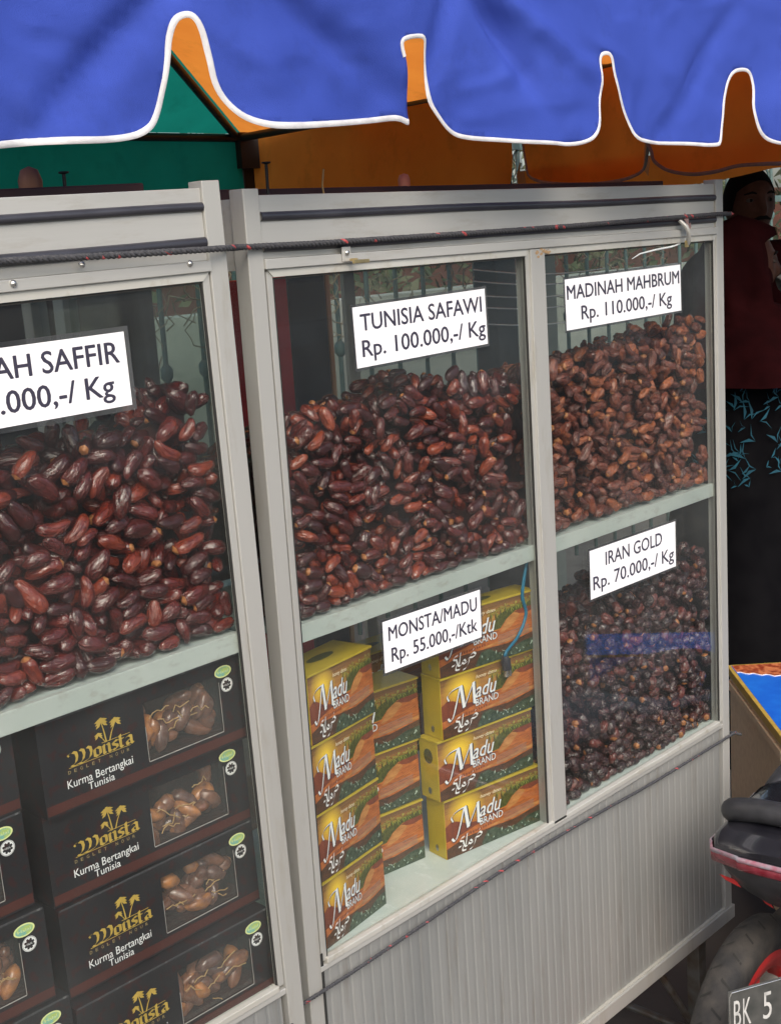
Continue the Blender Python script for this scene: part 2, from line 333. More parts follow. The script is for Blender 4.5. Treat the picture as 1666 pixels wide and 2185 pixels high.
post_at(622, 700, 1.15, GZ, 1.62, 0.12, M['dark'], 'dark_post', 'wide dark post standing close behind the middle cabinet', 'post')
post_at(701, 711, 1.16, GZ, 1.62, 0.02, M['tan'], 'wooden_batten', 'thin tan batten beside the wide dark post', 'batten')
post_at(1062, 1106, 1.7, GZ + 0.15, 1.72, 0.1, M['dark'], 'dark_pillar', 'dark pillar behind the right end of the reddish dates', 'pillar')
post_at(1128, 1190, 2.2, GZ + 0.15, 1.62, 0.05, M['wall'], 'grey_panel', 'grey panel leaning on the fence behind the cabinet divider', 'panel')
a, b = PY(470, 700, 0.98)[0], PY(619, 700, 0.98)[0]
tag(MB().box(a, b, 0.98, 1.0, GZ + 0.15, 1.42).build('red_board', M['redp'], bevel=0.003), 'upright red board seen through the gap between the cabinets', 'board')
tag(MB().box(0.25, 0.75, 1.2, 1.24, GZ + 0.15, 1.58).build('dark_board', M['dark']), 'dark board behind the left cabinet glass', 'board')

M['pale'] = pbr('pale_street_wall', (0.62, 0.60, 0.55), 0.9, 0, (0.30, 0.30, 0.28), (0.9, 0.9, 0.9), 0.4, 0.6)
tag(MB().box(-14, 40, -8.3, -8.0, GZ, 2.3).build('added_street_wall', M['pale']), 'pale stained wall added across the street, seen only as haze in the glass', 'wall')  # unseen wall added so the panes mirror a pale haze

# ================================================================== CABINETS
def cabinet(root, W0, W1, rows, wins, shelf, glow, leftpost=True):
    """rows: heights; wins: list of (x0, x1) clear openings; depth 0.45"""
    D = 0.45; r = rows; PW = 0.0265
    def post(x0, x1, y0, y1, z0, z1):
        MB().box(x0, x1, y0, y1, z0, z1).build('post', M['alu'], root, bevel=0.0012)
    for x0, x1 in ((W0, W0 + PW), (W1 - PW, W1)):
        post(x0, x1, 0, PW, r['base'], r['ptop']); post(x0, x1, D - PW, D, r['base'], r['top'])
    a, b = W0 + PW, W1 - PW
    # header: sheet with two rubber strips, ledge and mitred beads
    MB().box(a, b, 0.004, 0.012, r['bead'] + 0.013, r['top']).build('header_panel', M['aluh'], root, bevel=0.001)
    for z0, z1 in (r['b1'], r['b2']):
        s = MB(); n = 8
        zc, h = (z0 + z1) / 2, (z1 - z0) / 2
        rows_ = []
        for x in np.linspace(a + 0.001, b - 0.001, 30):
            dz = 0.0008 * math.sin(x * 9 + z0 * 40) 
            rows_.append([(x, 0.004 - 0.006 * math.sin(t), zc + dz - h * math.cos(t)) for t in np.linspace(0, math.pi, n)])
        s.grid(rows_); s.build('rubber_strip', M['rubber'], root)
    MB().box(a, b, -0.003, 0.016, r['bead'], r['bead'] + 0.013).build('top_rail', M['aluh'], root, bevel=0.001)
    MB().box(a, b, 0.0165, D - PW, r['top'] - 0.03, r['top'] - 0.006).build('roof_board', M['maroon'], root)
    MB().box(a + 0.004, b - 0.004, 0.11, D - 0.05, r['top'] - 0.0055, r['top'] + 0.014).build('roof_sheet', M['maroon'], root, bevel=0.002)
    MB().box(a, b, D - PW, D, r['bead'], r['top'] - 0.004).build('rear_rail', M['aluh'], root)
    for (x0, x1) in wins:
        t = 0.011
        mb = MB()
        zt, zb = r['bead'] - 0.0005, r['gb']
        y0, y1 = 0.001, 0.009
        def prism(q):
            f = [(p[0], y0, p[1]) for p in q]; g = [(p[0], y1, p[1]) for p in q]
            mb.face(f); mb.face(g[::-1])
            for i in range(4): mb.face([f[i], g[i], g[(i + 1) % 4], f[(i + 1) % 4]])
        X0, X1 = x0 - t, x1 + t
        prism([(X0 + 0.001, zt), (x0, zt - t + 0.001), (x1, zt - t + 0.001), (X1 - 0.001, zt)][::-1])
        mb.build('glazing_bead', M['bead'], root, bevel=0.0006)
        for s0, s1 in ((X0, x0), (x1, X1)):
            MB().box(s0 + 0.0006, s1, 0.003, 0.012, zb - 0.004, zt - t * 0.2).build('side_bead', M['alu'], root, bevel=0.0008)
        # black gasket right at the glass edge
        MB().box(x0, x0 + 0.0022, 0.0035, 0.0065, zb, zt - t).box(x1 - 0.0022, x1, 0.0035, 0.0065, zb, zt - t).box(x0 + 0.0025, x1 - 0.0025, 0.0035, 0.0065, zt - t - 0.0022, zt - t).build('gasket', M['groove'], root)
        MB().box(x0 + 0.0005, x1 - 0.0005, 0.0072, 0.0112, zb + 0.0005, zt - t - 0.0005).build('glass_pane', M['glass'], root)
        MB().box(x0 - 0.002, x1 + 0.002, D - 0.02, D - 0.016, zb, zt).build('rear_glass', M['glassb'], root)
    for x in (W0 + 0.010, W1 - 0.014):
        MB().box(x, x + 0.004, PW + 0.001, D - PW - 0.001, r['gb'], r['bead']).build('side_glass', M['glassb'], root)
        MB().box(x - 0.006, x + 0.010, PW + 0.0005, D - PW - 0.0005, r['bead'] + 0.0005, r['top'] - 0.003).build('side_rail', M['aluh'], root)
    # divider posts
    for i in range(len(wins) - 1):
        x0, x1 = wins[i][1] + 0.011, wins[i + 1][0] - 0.011
        MB().box(x0 - 0.0015, x1 + 0.009, -0.001, 0.03, r['gb'] - 0.006, r['bead'] - 0.001).build('divider_post', M['alu'], root, bevel=0.0012)
        MB().box(x0, x1, D - 0.03, D - 0.021, r['gb'], r['bead']).build('rear_divider', M['alu'], root)
    # shelf with its edge trim
    for (x0, x1) in wins:
        MB().box(x0 - 0.012, x1 + 0.012, 0.0225, D - 0.03, shelf[1] - 0.014, shelf[1] - 0.004).build('shelf', M['floorboard'], root)
        MB().box(x0 - 0.006, x1 + 0.006, 0.012, 0.0215, shelf[0], shelf[1]).build('shelf_trim', M['shelf'], root, bevel=0.001)
    MB().box(a, b, 0.0125, D - 0.03, r['floor'] - 0.012, r['floor']).build('floor_board', M['floorboard'], root)
    # sill
    MB().box(a + 0.012, b - 0.012, -0.001, 0.012, r['gb'] - 0.009, r['gb']).build('sill_bead', M['bead'], root, bevel=0.0012)
    MB().box(a, b, 0.001, 0.0118, r['sb'], r['gb'] - 0.0095).build('sill_rail', M['aluh'], root, bevel=0.001)
    MB().box(a, b, 0.005, 0.010, r['sb'] - 0.0022, r['sb'] - 0.0002).build('sill_groove', M['groove'], root)
    # fluted sheet: shallow ribs
    mb = MB(); x = a + 0.001; pitch = 0.0215
    z0, z1 = r['pb'], r['sb'] - 0.0025; top = []; 
    while x < b - 0.001:
        for dx, dy in ((0, 0.0), (0.010, -0.0004), (0.0150, -0.0002), (0.0168, 0.0009), (0.0195, 0.0009)):
            if x + dx < b - 0.001: top.append((x + dx, 0.006 + dy))
        x += pitch
    mb.grid([[(p[0], p[1], z) for p in top] for z in (z0, z1)], sm=False)
    mb.build('fluted_panel', M['flute'], root)
    MB().box(a + 0.0002, a + 0.006, 0.0015, 0.003, z0, z1 + 0.03).build('corner_gap', M['groove'], root)
    for x in (W0 + 0.004, W1 - 0.010):
        MB().box(x, x + 0.006, PW + 0.001, D - PW - 0.001, r['pb'], r['gb'] - 0.001).build('side_panel', M['flute'], root)
    MB().box(a, b, D - 0.012, D - 0.006, r['pb'], r['floor'] - 0.013).build('rear_panel', M['flute'], root)
    MB().box(W0 + 0.002, W1 - 0.002, 0.001, 0.006, r['pb'] - 0.003, r['pb'] - 0.0005).build('base_lip', M['bead'], root)
    MB().box(W0 + 0.001, W1 + 0.006, -0.004, 0.03, r['base'] - 0.002, r['pb'] - 0.0035).build('base_rail', M['alu'], root, bevel=0.0015)
    MB().box(W0 + 0.01, W1 - 0.01, 0.031, D, r['base'] - 0.001, r['base'] + 0.02).build('base_board', M['maroon'], root)

ROWS2 = dict(ptop=1.558, top=1.550, b1=(1.518, 1.530), b2=(1.478, 1.490), bead=1.457, gb=0.485, sb=0.467, pb=0.066, base=0.035, floor=0.478)
cab2 = empty('display_cabinet')
tag(cab2, 'aluminium and glass display cabinet with three date piles and a fluted lower panel', 'display cabinet', 'glass display cabinets side by side')
XA, XB, XC, XD = 0.0415, 0.5785, 0.6275, 1.1665
cabinet(cab2, 0, 1.2, ROWS2, [(XA, XB), (XC, XD)], (0.950, 0.976), 0)
O1 = np.array([-0.04, -0.0373, 1.0]); E1 = np.array([0.99921586, -0.03361356, 0.02092366]); N1 = np.array([0.03362092, 0.99943466, 0]); Z1 = np.array([-0.02091183, 7.03e-4, 0.99978])
M1 = Matrix(((E1[0], N1[0], Z1[0], O1[0]), (E1[1], N1[1], Z1[1], O1[1]), (E1[2], N1[2], Z1[2], O1[2]), (0, 0, 0, 1)))
cab1 = empty('display_cabinet', mat=M1)
tag(cab1, 'aluminium and glass display cabinet at the left with large dark dates over black gift boxes', 'display cabinet', 'glass display cabinets side by side')
ROWS1 = dict(ptop=0.567, top=0.559, b1=(0.531, 0.542), b2=(0.489, 0.502), bead=0.4615, gb=-0.485, sb=-0.503, pb=-0.92, base=-0.95, floor=-0.497)
cabinet(cab1, -1.2155, -0.0155, ROWS1, [(-1.175, -0.66), (-0.62, -0.0535)], (-0.017, 0.0095), 0)
def W1p(x, y, z): return O1 + E1 * x + N1 * y + Z1 * z
# legs under the cabinets
def legs(root, x0, x1, zb, zg):
    for x in (x0, x1):
        for y in (0.04, 0.40):
            MB().box(x, x + 0.03, y, y + 0.03, zg, zb - 0.003).build('leg', M['steel'], root, bevel=0.002)
        MB().tube([(x + 0.015, 0.071, zb - 0.27), (x + 0.015, 0.399, zb - 0.27)], 0.009).build('leg_brace', M['steel'], root)
    MB().tube([(x1 + 0.0, 0.055, zb - 0.25), (x1 - 0.16, 0.055, zb - 0.012)], 0.008).build('leg_brace', M['steel'], root)
legs(cab2, 0.03, 1.13, 0.035, GZ + 0.001); legs(cab1, -1.18, -0.075, -0.95, GZ - 1.0 + 0.02)

# screws and hasps
def screw(root, x, y, z):
    mb = MB(); rows = [[(x + r * math.cos(t), y - h, z + r * math.sin(t)) for t in np.linspace(0, 2 * math.pi, 10, endpoint=False)] for r, h in ((0.0042, 0), (0.0042, 0.0012), (0.003, 0.003), (0.0006, 0.0038))]
    mb.grid(rows, 0, True, True); return mb.build('screw', M['chrome'], root)
for x, z in ((-0.306, 0.470), (-0.22, 0.483), (-0.074, 0.473), (-0.5, 0.47)): screw(cab1, x, -0.003, z)
h = empty('door_hasp', (0, 0, 0)); h.parent = cab2
MB().box(0.163, 0.180, -0.0055, -0.0035, 1.459, 1.479).build('plate', M['alu'], h, bevel=0.001)
MB().box(0.176, 0.180, -0.018, -0.0056, 1.459, 1.463).box(0.168, 0.198, -0.022, -0.018, 1.456, 1.461).build('tongue', M['brass'], h, bevel=0.0006)
s = screw(h, 0.171, -0.0055, 1.471)
h = empty('door_hasp', (0, 0, 0)); h.parent = cab2
mb = MB(); mb.tube([(1.030, -0.006, 1.487), (1.036, -0.016, 1.475), (1.040, -0.020, 1.462), (1.050, -0.012, 1.449), (1.052, -0.008, 1.440)], [0.004, 0.005, 0.004, 0.005, 0.003], 6); mb.build('bent_clip', M['alu'], h)
mb = MB(); mb.face([(1.036, -0.010, 1.492), (1.046, -0.008, 1.500), (1.052, -0.012, 1.488), (1.045, -0.018, 1.470)]); mb.face([(1.045, -0.010, 1.470), (1.056, -0.014, 1.482), (1.058, -0.014, 1.474), (1.049, -0.010, 1.460)]); mb.build('torn_tape', M['greypipe'], h)
MB().box(1.044, 1.052, -0.012, -0.008, 1.438, 1.450).build('tongue', M['brass'], h)
# rust-brown glue remains at the head of the divider
mb = MB()
for i in range(16):
    x = random.uniform(0.597, 0.645); z = random.choice([1.452, 1.449, 1.444, 1.436]) + random.uniform(-0.003, 0.003); k = random.uniform(0.0015, 0.005)
    if x > 0.615: z = random.uniform(1.447, 1.455)
    y = -0.0013
    mb.face([(x + k * random.uniform(0.6, 1.2) * math.cos(t), y - i * 2e-5, z + 0.6 * k * random.uniform(0.5, 1.2) * math.sin(t)) for t in np.linspace(6.28, 0, 8, endpoint=False)])
mb.build('glue_mark', M['tan'], cab2)
# pin nails and odds standing on the cabinet roofs
def nail(x, y, z, hgt):
    mb = MB(); mb.tube([(0, 0, 0), (0.001, 0, hgt)], 0.0022, 8); mb.lathe([(0.0022, hgt - 0.001), (0.0062, hgt), (0.0062, hgt + 0.002), (0.0005, hgt + 0.0022)], (0.001, 0, 0), 10)
    o = mb.build('nail', M['blackiron']); o.location = (x, y, z); return o
tag(nail(-0.192, 0.1, 1.522, 0.064), 'black nail standing up on the left cabinet roof', 'nail')
tag(nail(0.133, 0.1, 1.545, 0.052), 'black nail standing up on the right cabinet roof near its left post', 'nail')
mb = MB(); mb.lathe([(0.001, 0), (0.013, 0.002), (0.014, 0.03), (0.010, 0.042), (0.001, 0.046)], n=12); o = mb.build('wooden_peg', pbr('worn_wood', (0.30, 0.14, 0.08), 0.6, 0, (0.18, 0.08, 0.05), (60, 60, 10))); o.location = (-0.238, 0.1, 1.548); tag(o, 'round brown wooden peg on the left cabinet roof', 'peg')
mb = MB(); mb.tube([(0.232, 0.09, 1.544), (0.238, 0.10, 1.565), (0.243, 0.1, 1.589)], 0.0015, 5); tag(mb.build('straw', M['stem']), 'thin dry straw leaning on the cabinet roof', 'straw')
mb = MB(); mb.lathe([(0.006, 0), (0.009, 0.004), (0.0095, 0.03), (0.007, 0.036), (0.001, 0.038)], n=12); o = mb.build('orange_tube', pbr('salmon_plastic', (0.75, 0.22, 0.12), 0.4)); P = PY(862, 385, 0.12); o.location = (P[0], P[1], 1.545); tag(o, 'small salmon coloured tube standing on the cabinet roof', 'tube')

# ================================================================== ROPES
def rope(name, path, rad, label, seed=0):
    P = [Vector(map(float, p)) for p in path]
    L = [0]
    for a, b in zip(P[:-1], P[1:]): L.append(L[-1] + (b - a).length)
    n = int(L[-1] / 0.0035); pts = []
    for i in range(n + 1):
        s = L[-1] * i / n; k = max(j for j in range(len(L)) if L[j] <= s + 1e-9); k = min(k, len(P) - 2)
        pts.append((P[k].lerp(P[k + 1], (s - L[k]) / (L[k + 1] - L[k])), s))
    mb = MB(); rnd = random.Random(seed); pitch = rad * 5.2
    up = Vector((0, 0, 1))
    t = (pts[3][0] - pts[0][0]).normalized()
    fl = [rnd.uniform(0, 1) for _ in range(400)]
    for k in range(3):
        c = []
        for i, (p, s) in enumerate(pts):
            t = (pts[min(i + 2, n)][0] - pts[max(i - 2, 0)][0]).normalized(); u = t.cross(up).normalized(); v = t.cross(u)
            a = s / pitch * 2 * math.pi + k * 2.094; wob = 1 + 0.08 * math.sin(s * 300 + k)
            c.append(p + (u * math.cos(a) + v * math.sin(a)) * rad * 0.52 * wob)
        def mm(i, j, k=k):
            s = pts[i][1]; cell = int(s / 0.021); return 1 if (fl[(cell * 3 + k) % 400] < 0.13 and (s / 0.021) % 1 < 0.42 and j < 3) else 0
        mb.tube(c, rad * 0.56, 6, mm)
    return tag(mb.build(name, [M['ropeb'], M['roper']]), label, 'rope')
up = [W1p(-1.0, -0.013, 0.512), W1p(-0.62, -0.013, 0.500), W1p(-0.322, -0.013, 0.494), W1p(-0.179, -0.013, 0.490), W1p(-0.03, -0.012, 0.487), (-0.016, -0.010, 1.4865), (0.10, -0.010, 1.4855), (0.222, -0.010, 1.486), (0.6, -0.010, 1.4875), (1.0, -0.010, 1.492), (1.174, -0.010, 1.494), (1.200, -0.008, 1.4935), (1.2055, 0.000, 1.493), (1.2055, 0.2, 1.49), (1.2055, 0.44, 1.49)]
rope('rope', curve(up, 4), 0.0040, 'thick black rope with red flecks tied across the top of both cabinets', 3)
lo = [W1p(-1.0, -0.012, -0.545), W1p(-0.4, -0.012, -0.55), W1p(-0.078, -0.012, -0.55), (-0.05, -0.010, 0.4455), (-0.012, -0.008, 0.445), (0.122, -0.0075, 0.447), (0.341, -0.0075, 0.456), (0.463, -0.0075, 0.460), (0.7, -0.0075, 0.456), (0.898, -0.0075, 0.449), (1.189, -0.0075, 0.447), (1.2055, -0.004, 0.4465), (1.2065, 0.01, 0.4465), (1.2065, 0.44, 0.446)]
rope('rope', curve(lo, 4), 0.0029, 'thin dark rope with red flecks across the fluted lower panel', 9)

# ================================================================== PRICE SIGNS
def sign(lines, w, h, mtx, label, film=0.004):
    r = empty('price_sign', mat=mtx)
    MB().box(0, w, -0.0004, 0.0004, 0, h).build('paper', M['paper'], r)
    f = MB()
    for a in ((-film, w + film, -film, -0.0002), (-film, w + film, h + 0.0002, h + film), (-film, -0.0002, 0, h), (w + 0.0002, w + film, 0, h)): f.box(a[0], a[1], -0.0003, 0.0003, a[2], a[3])
    f.build('laminate_edge', M['film'], r)
    for (t, x0, x1, zb, cap) in lines:
        mb = MB(); k_ = 0.0006 * (w / 0.29) ** 0.5
        for q_, (ox_, oz_) in enumerate(((-k_, 0), (k_, 0), (0, k_ * 0.6), (0, -k_ * 0.6))): add_text(mb, t, x0 * w + ox_, x1 * w + ox_, zb * h + oz_, cap * h, -0.0006 - q_ * 3e-5)
        mb.build('lettering', M['ink'], r)
    return tag(r, label, 'price sign', 'laminated price signs on the glass')
def mt(x, y, z, tilt=0): return Matrix.Translation((x, y, z)) @ Matrix.Rotation(-tilt, 4, 'Y')
sign([('TUNISIA SAFAWI', 0.045, 0.965, 0.60, 0.27), ('Rp. 100.000,-/ Kg', 0.045, 0.985, 0.17, 0.27)], 0.2895, 0.084, mt(0.186, 0.004, 1.3125, R(1.2)), 'white TUNISIA SAFAWI price sign, 100.000 per kilo')
sign([('MADINAH MAHBRUM', 0.012, 0.985, 0.60, 0.27), ('Rp. 110.000,-/ Kg', 0.12, 0.91, 0.17, 0.27)], 0.3625, 0.0835, mt(0.6845, 0.004, 1.3195, R(0.7)), 'white MADINAH MAHBRUM price sign, 110.000 per kilo')
sign([('IRAN GOLD', 0.17, 0.83, 0.60, 0.27), ('Rp. 70.000,-/ Kg', 0.03, 0.975, 0.17, 0.27)], 0.2825, 0.087, mt(0.727, 0.004, 0.8475, R(-0.6)), 'white IRAN GOLD price sign, 70.000 per kilo')
sign([('MONSTA/MADU', 0.05, 0.96, 0.60, 0.27), ('Rp. 55.000,-/Ktk', 0.07, 0.955, 0.17, 0.27)], 0.2235, 0.077, mt(0.2005, 0.004, 0.865, R(-1.1)), 'small white MONSTA/MADU price sign over the yellow cartons')
sign([('MADINAH SAFFIR', 0.03, 0.965, 0.60, 0.28), ('Rp. 120.000,-/ Kg', 0.02, 0.925, 0.17, 0.28)], 0.285, 0.084, M1 @ mt(-0.4570, 0.004, 0.3205, R(0)), 'largest white SAFFIR price sign on the left cabinet, cut by the photo edge', 0.006)

# ================================================================== DATES
def date_mesh(name, L, r, seed, mat, nu=14, nv=16, wr=1.0, capp=0.3):
    rnd = random.Random(seed); mb = MB(); rows = []
    bend = rnd.uniform(-0.1, 0.1) * L; ph = [rnd.uniform(0, 6.28) for _ in range(5)]
    fr = rnd.choice([4, 5, 6]); squash = rnd.uniform(0.78, 0.98); tip = rnd.uniform(0.1, 0.3); cap = rnd.random() < capp
    for i in range(nu):
        t = i / (nu - 1); x = (t - 0.5) * L
        rr = r * (max(0.0, 1 - abs(2 * t - 1) ** 2.6)) ** 0.5 * (1 - tip * (t - 0.3))
        rr = max(rr, r * 0.05)
        row = []
        for j in range(nv):
            a = 2 * math.pi * j / nv
            d = 1 + wr * (0.055 * math.sin(fr * a + ph[0] + 2.2 * math.sin(t * 4 + ph[1])) + 0.05 * math.sin(2 * a + ph[2] + t * 5) + 0.035 * math.sin(9 * t + ph[3] + a) - 0.075 * max(0.0, math.sin((fr + 1) * 0.5 * a + ph[4] + 1.5 * t)) ** 6)
            row.append((x, rr * d * math.cos(a), rr * d * squash * math.sin(a) + bend * (1 - (2 * t - 1) ** 2)))
        rows.append(row)
    mb.grid(rows, (lambda i, j: 1 if (cap and i == 0) else 0), True, True)
    mb.face(rows[0][::-1], 1 if cap else 0, True); mb.face(rows[-1], 0, True)
    me = mb.mesh(name, [mat, M['cap']]); uv = me.uv_layers.new(name='UVMap'); U = []
    for i in range(nu - 1):
        for j in range(nv): U += [(i / nu, j / nv), (i / nu, (j + 1) / nv), ((i + 1) / nu, (j + 1) / nv), ((i + 1) / nu, j / nv)]
    U += [(0, 0)] * nv + [(1, 0)] * nv
    uv.data.foreach_set('uv', [c for q in U for c in q]); me['uvs'] = 1; UVS[me.name] = U
    return me
UVS = {}
def rel(n, x0, x1, y0, yc, y1, z0, top, L, r, seed, iters=70, topd=0.055, hold=None):
    rg = np.random.RandomState(seed); P = []
    ztm = max(top(x) for x in np.linspace(x0, x1, 20))
    while len(P) < n:
        q = np.array([rg.uniform(x0, x1), rg.uniform(y0, y1), rg.uniform(z0, ztm)])
        t = top(q[0]) - max(0.0, q[1] - 0.10) * 0.25
        if q[2] < t and (q[1] < yc or q[2] > t - topd): P.append(q)
    P = np.array(P); A = rg.normal(size=(n, 3)) * np.array([1.25, 0.5, 0.65]); A /= np.linalg.norm(A, axis=1)[:, None]
    sc = rg.uniform(0.80, 1.17, n); h = (L / 2 - r * 0.9) * sc; rad = np.stack([0.86 * r * sc, 1.0 * r * sc, 0.86 * r * sc], 1)
    tp = np.array([top(x) for x in P[:, 0]])
    off = np.array([-1, 0, 1.0])
    I = J = None
    for it in range(iters):
        Q = P[:, None, :] + A[:, None, :] * (h[:, None] * off[None, :])[:, :, None]
        if it % 8 == 0:
            d = ((P[:, None, :] - P[None, :, :]) ** 2).sum(-1) < (L * 1.25) ** 2
            I, J = np.nonzero(np.triu(d, 1))
        D = np.zeros_like(Q)
        g = 0.0007 if it < iters * 0.7 else 0.0
        for a in range(3):
            for b in range(3):
                v = Q[I, a] - Q[J, b]; l = np.linalg.norm(v, axis=1) + 1e-9; ov = (rad[I, a] + rad[J, b]) * 0.94 - l
                k = ov > 0
                if not k.any(): continue
                c = (v[k] / l[k, None]) * (ov[k] * 0.32)[:, None]
                for ax in range(3):
                    D[:, a, ax] += np.bincount(I[k], c[:, ax], n); D[:, b, ax] -= np.bincount(J[k], c[:, ax], n)
        m = np.linalg.norm(D, axis=2, keepdims=True); D *= np.minimum(1, 0.006 / (m + 1e-9))
        Q = Q + D; Q[:, :, 2] -= g
        Q[:, :, 0] = np.clip(Q[:, :, 0], x0 + rad, x1 - rad); Q[:, :, 1] = np.clip(Q[:, :, 1], y0 + rad * 0.95, y1)
        Q[:, :, 2] = np.maximum(Q[:, :, 2], z0 + rad * 0.9)
        deep = (Q[:, :, 1] > yc + 0.012) & (Q[:, :, 2] < (tp - topd)[:, None] - 0.01)
        Q[:, :, 1] = np.where(deep & (Q[:, :, 2] < (tp - topd)[:, None] - 0.04), Q[:, :, 1] - 0.002, Q[:, :, 1])
        P = Q.mean(1); A = Q[:, 2] - Q[:, 0]; A /= np.linalg.norm(A, axis=1)[:, None] + 1e-9
    return P, A, sc, rg
def pile(kind, n, x0, x1, y0, yc, y1, z0, top, L, r, mat, seed, label, one, group, T=None, viewx=-9, wr=1.0, nvar=12, quota=75, capp=0.2):
    P, A, sc, rg = rel(n, x0, x1, y0, yc, y1, z0, top, L, r, seed)
    ms = [date_mesh('date', L * rg.uniform(0.92, 1.06), r * rg.uniform(0.92, 1.06), seed * 50 + i, mat, wr=wr, capp=capp) for i in range(nvar)]
    data = [(np.array([v.co[:] for v in me.vertices]), [tuple(p.vertices) for p in me.polygons], [p.material_index for p in me.polygons], UVS[me.name]) for me in ms]
    order = np.argsort(P[:, 1] + (P[:, 0] < viewx) * 10 + np.maximum(0, 0) )
    T = T or Matrix.Identity(4); mb = MB(); UU = []
    for q, i in enumerate(order):
        a = Vector(A[i]); 
        if rg.rand() < 0.5: a = -a
        rot = a.to_track_quat('X', 'Z').to_matrix().to_4x4() @ Matrix.Rotation(rg.uniform(0, 6.28), 4, 'X')
        mw = T @ Matrix.Translation(Vector(P[i])) @ rot @ Matrix.Diagonal((sc[i], sc[i], sc[i], 1))
        k = int(rg.randint(nvar))
        if q < quota and P[i, 0] > viewx and P[i, 1] < y0 + 0.09:
            o = link('date', ms[k]); o.matrix_world = mw; tag(o, one, 'date', group)
        else:
            V, F, MI, U_ = data[k]; UU += U_; m3 = np.array(mw.to_3x3()); t3 = np.array(mw.to_translation()); b = len(mb.v)
            mb.v += [tuple(v) for v in (V @ m3.T + t3)]; mb.f += [tuple(b + j for j in f) for f in F]; mb.m += MI; mb.sm += [True] * len(F)
    # the packed heart of the pile
    b = len(mb.v); xs = np.linspace(x0, x1, 12)
    Tn = np.array(T)
    def w(p): return tuple((Tn @ np.array([p[0], p[1], p[2], 1]))[:3])
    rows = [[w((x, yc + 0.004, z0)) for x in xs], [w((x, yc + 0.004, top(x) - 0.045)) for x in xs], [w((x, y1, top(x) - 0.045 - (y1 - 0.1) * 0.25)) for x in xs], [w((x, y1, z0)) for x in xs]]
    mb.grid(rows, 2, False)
    o = mb.build('date_pile', [mat, M['cap'], M['core']]); UU += [(0, 0)] * (len(o.data.loops) - len(UU)); o.data.uv_layers.new(name='UVMap').data.foreach_set('uv', [c for q in UU for c in q]); tag(o, label, 'dates', kind='stuff')
def lerp(xs, zs): return lambda x: float(np.interp(x, xs, zs))
YF = 0.0225
pile('saffir', 1050, -0.62, -0.040, YF, 0.085, 0.30, 0.0105, lerp([-0.62, -0.3, -0.17, -0.11, -0.075, -0.05], [0.30, 0.318, 0.308, 0.305, 0.342, 0.36]), 0.042, 0.0104, M['d_saffir'], 11,
     'dark glossy dates heaped deep in the left cabinet', 'glossy dark red date in the pile behind the SAFFIR sign', 'dates of the left cabinet pile', M1, -0.40, 1.1, quota=115)
pile('safawi', 1100, XA - 0.010, XB + 0.008, YF, 0.08, 0.30, 0.977, lerp([0.04, 0.1, 0.2, 0.3, 0.37, 0.40, 0.44, 0.5, 0.58], [1.243, 1.272, 1.285, 1.29, 1.31, 1.325, 1.30, 1.29, 1.288]), 0.036, 0.0091, M['d_safawi'], 12,
     'dark red dates heaped deep under the TUNISIA SAFAWI sign', 'glossy reddish black date in the pile under the TUNISIA SAFAWI sign', 'dates of the safawi pile', quota=85)
pile('mahbrum', 1100, XC - 0.008, XD + 0.008, YF, 0.08, 0.30, 0.979, lerp([0.62, 0.7, 0.76, 0.9, 1.05, 1.17], [1.278, 1.29, 1.30, 1.302, 1.308, 1.335]), 0.037, 0.0088, M['d_mah'], 13,
     'wrinkled brown dates heaped deep under the MADINAH MAHBRUM sign', 'wrinkled light brown date in the pile under the MADINAH MAHBRUM sign', 'dates of the mahbrum pile', wr=1.9, quota=60)
pile('iran', 1350, XC - 0.008, XD + 0.008, YF, 0.075, 0.28, 0.479, lerp([0.62, 0.66, 0.70, 0.74, 0.85, 1.0, 1.1, 1.17], [0.775, 0.79, 0.80, 0.832, 0.842, 0.835, 0.86, 0.885]), 0.029, 0.0098, M['d_iran'], 14,
     'small round dark dates heaped deep under the IRAN GOLD sign', 'small round black brown date in the pile under the IRAN GOLD sign', 'dates of the iran gold pile', wr=1.2, quota=40, capp=0.2)

# ================================================================== BLACK GIFT BOXES
M['bblack'] = pbr('black_printed_card', (0.014, 0.014, 0.016), 0.28, 0, (0.030, 0.010, 0.010), (75, 75, 75), 0.54, 0.60, coat=0.15)
M['bbrown'] = pbr('maroon_brown_band', (0.070, 0.019, 0.014), 0.35, 0, (0.06, 0.018, 0.014), (20, 20, 20))
M['gold'] = pbr('gold_print', (0.62, 0.43, 0.09), 0.4, 0.2, (0.50, 0.34, 0.06), (60, 60, 60))
M['dgold'] = pbr('dull_gold_print', (0.36, 0.27, 0.12), 0.5)
M['white'] = pbr('white_print', (0.78, 0.78, 0.78), 0.5)
M['oval'] = pbr('pale_green_foil', (0.22, 0.50, 0.42), 0.3, 0.2, (0.45, 0.60, 0.18), (160, 160, 160), 0.42, 0.58)
M['holo'] = pbr('foil_print', (0.75, 0.80, 0.35), 0.35)
M['boxfilm'] = glassmat('window_film', (0.96, 0.96, 0.96), dust=0.02, ior=1.4)
BW, BH, BD = 0.298, 0.1165, 0.16
WX0, WX1, WZ0, WZ1 = 0.146, 0.262, 0.021, 0.097
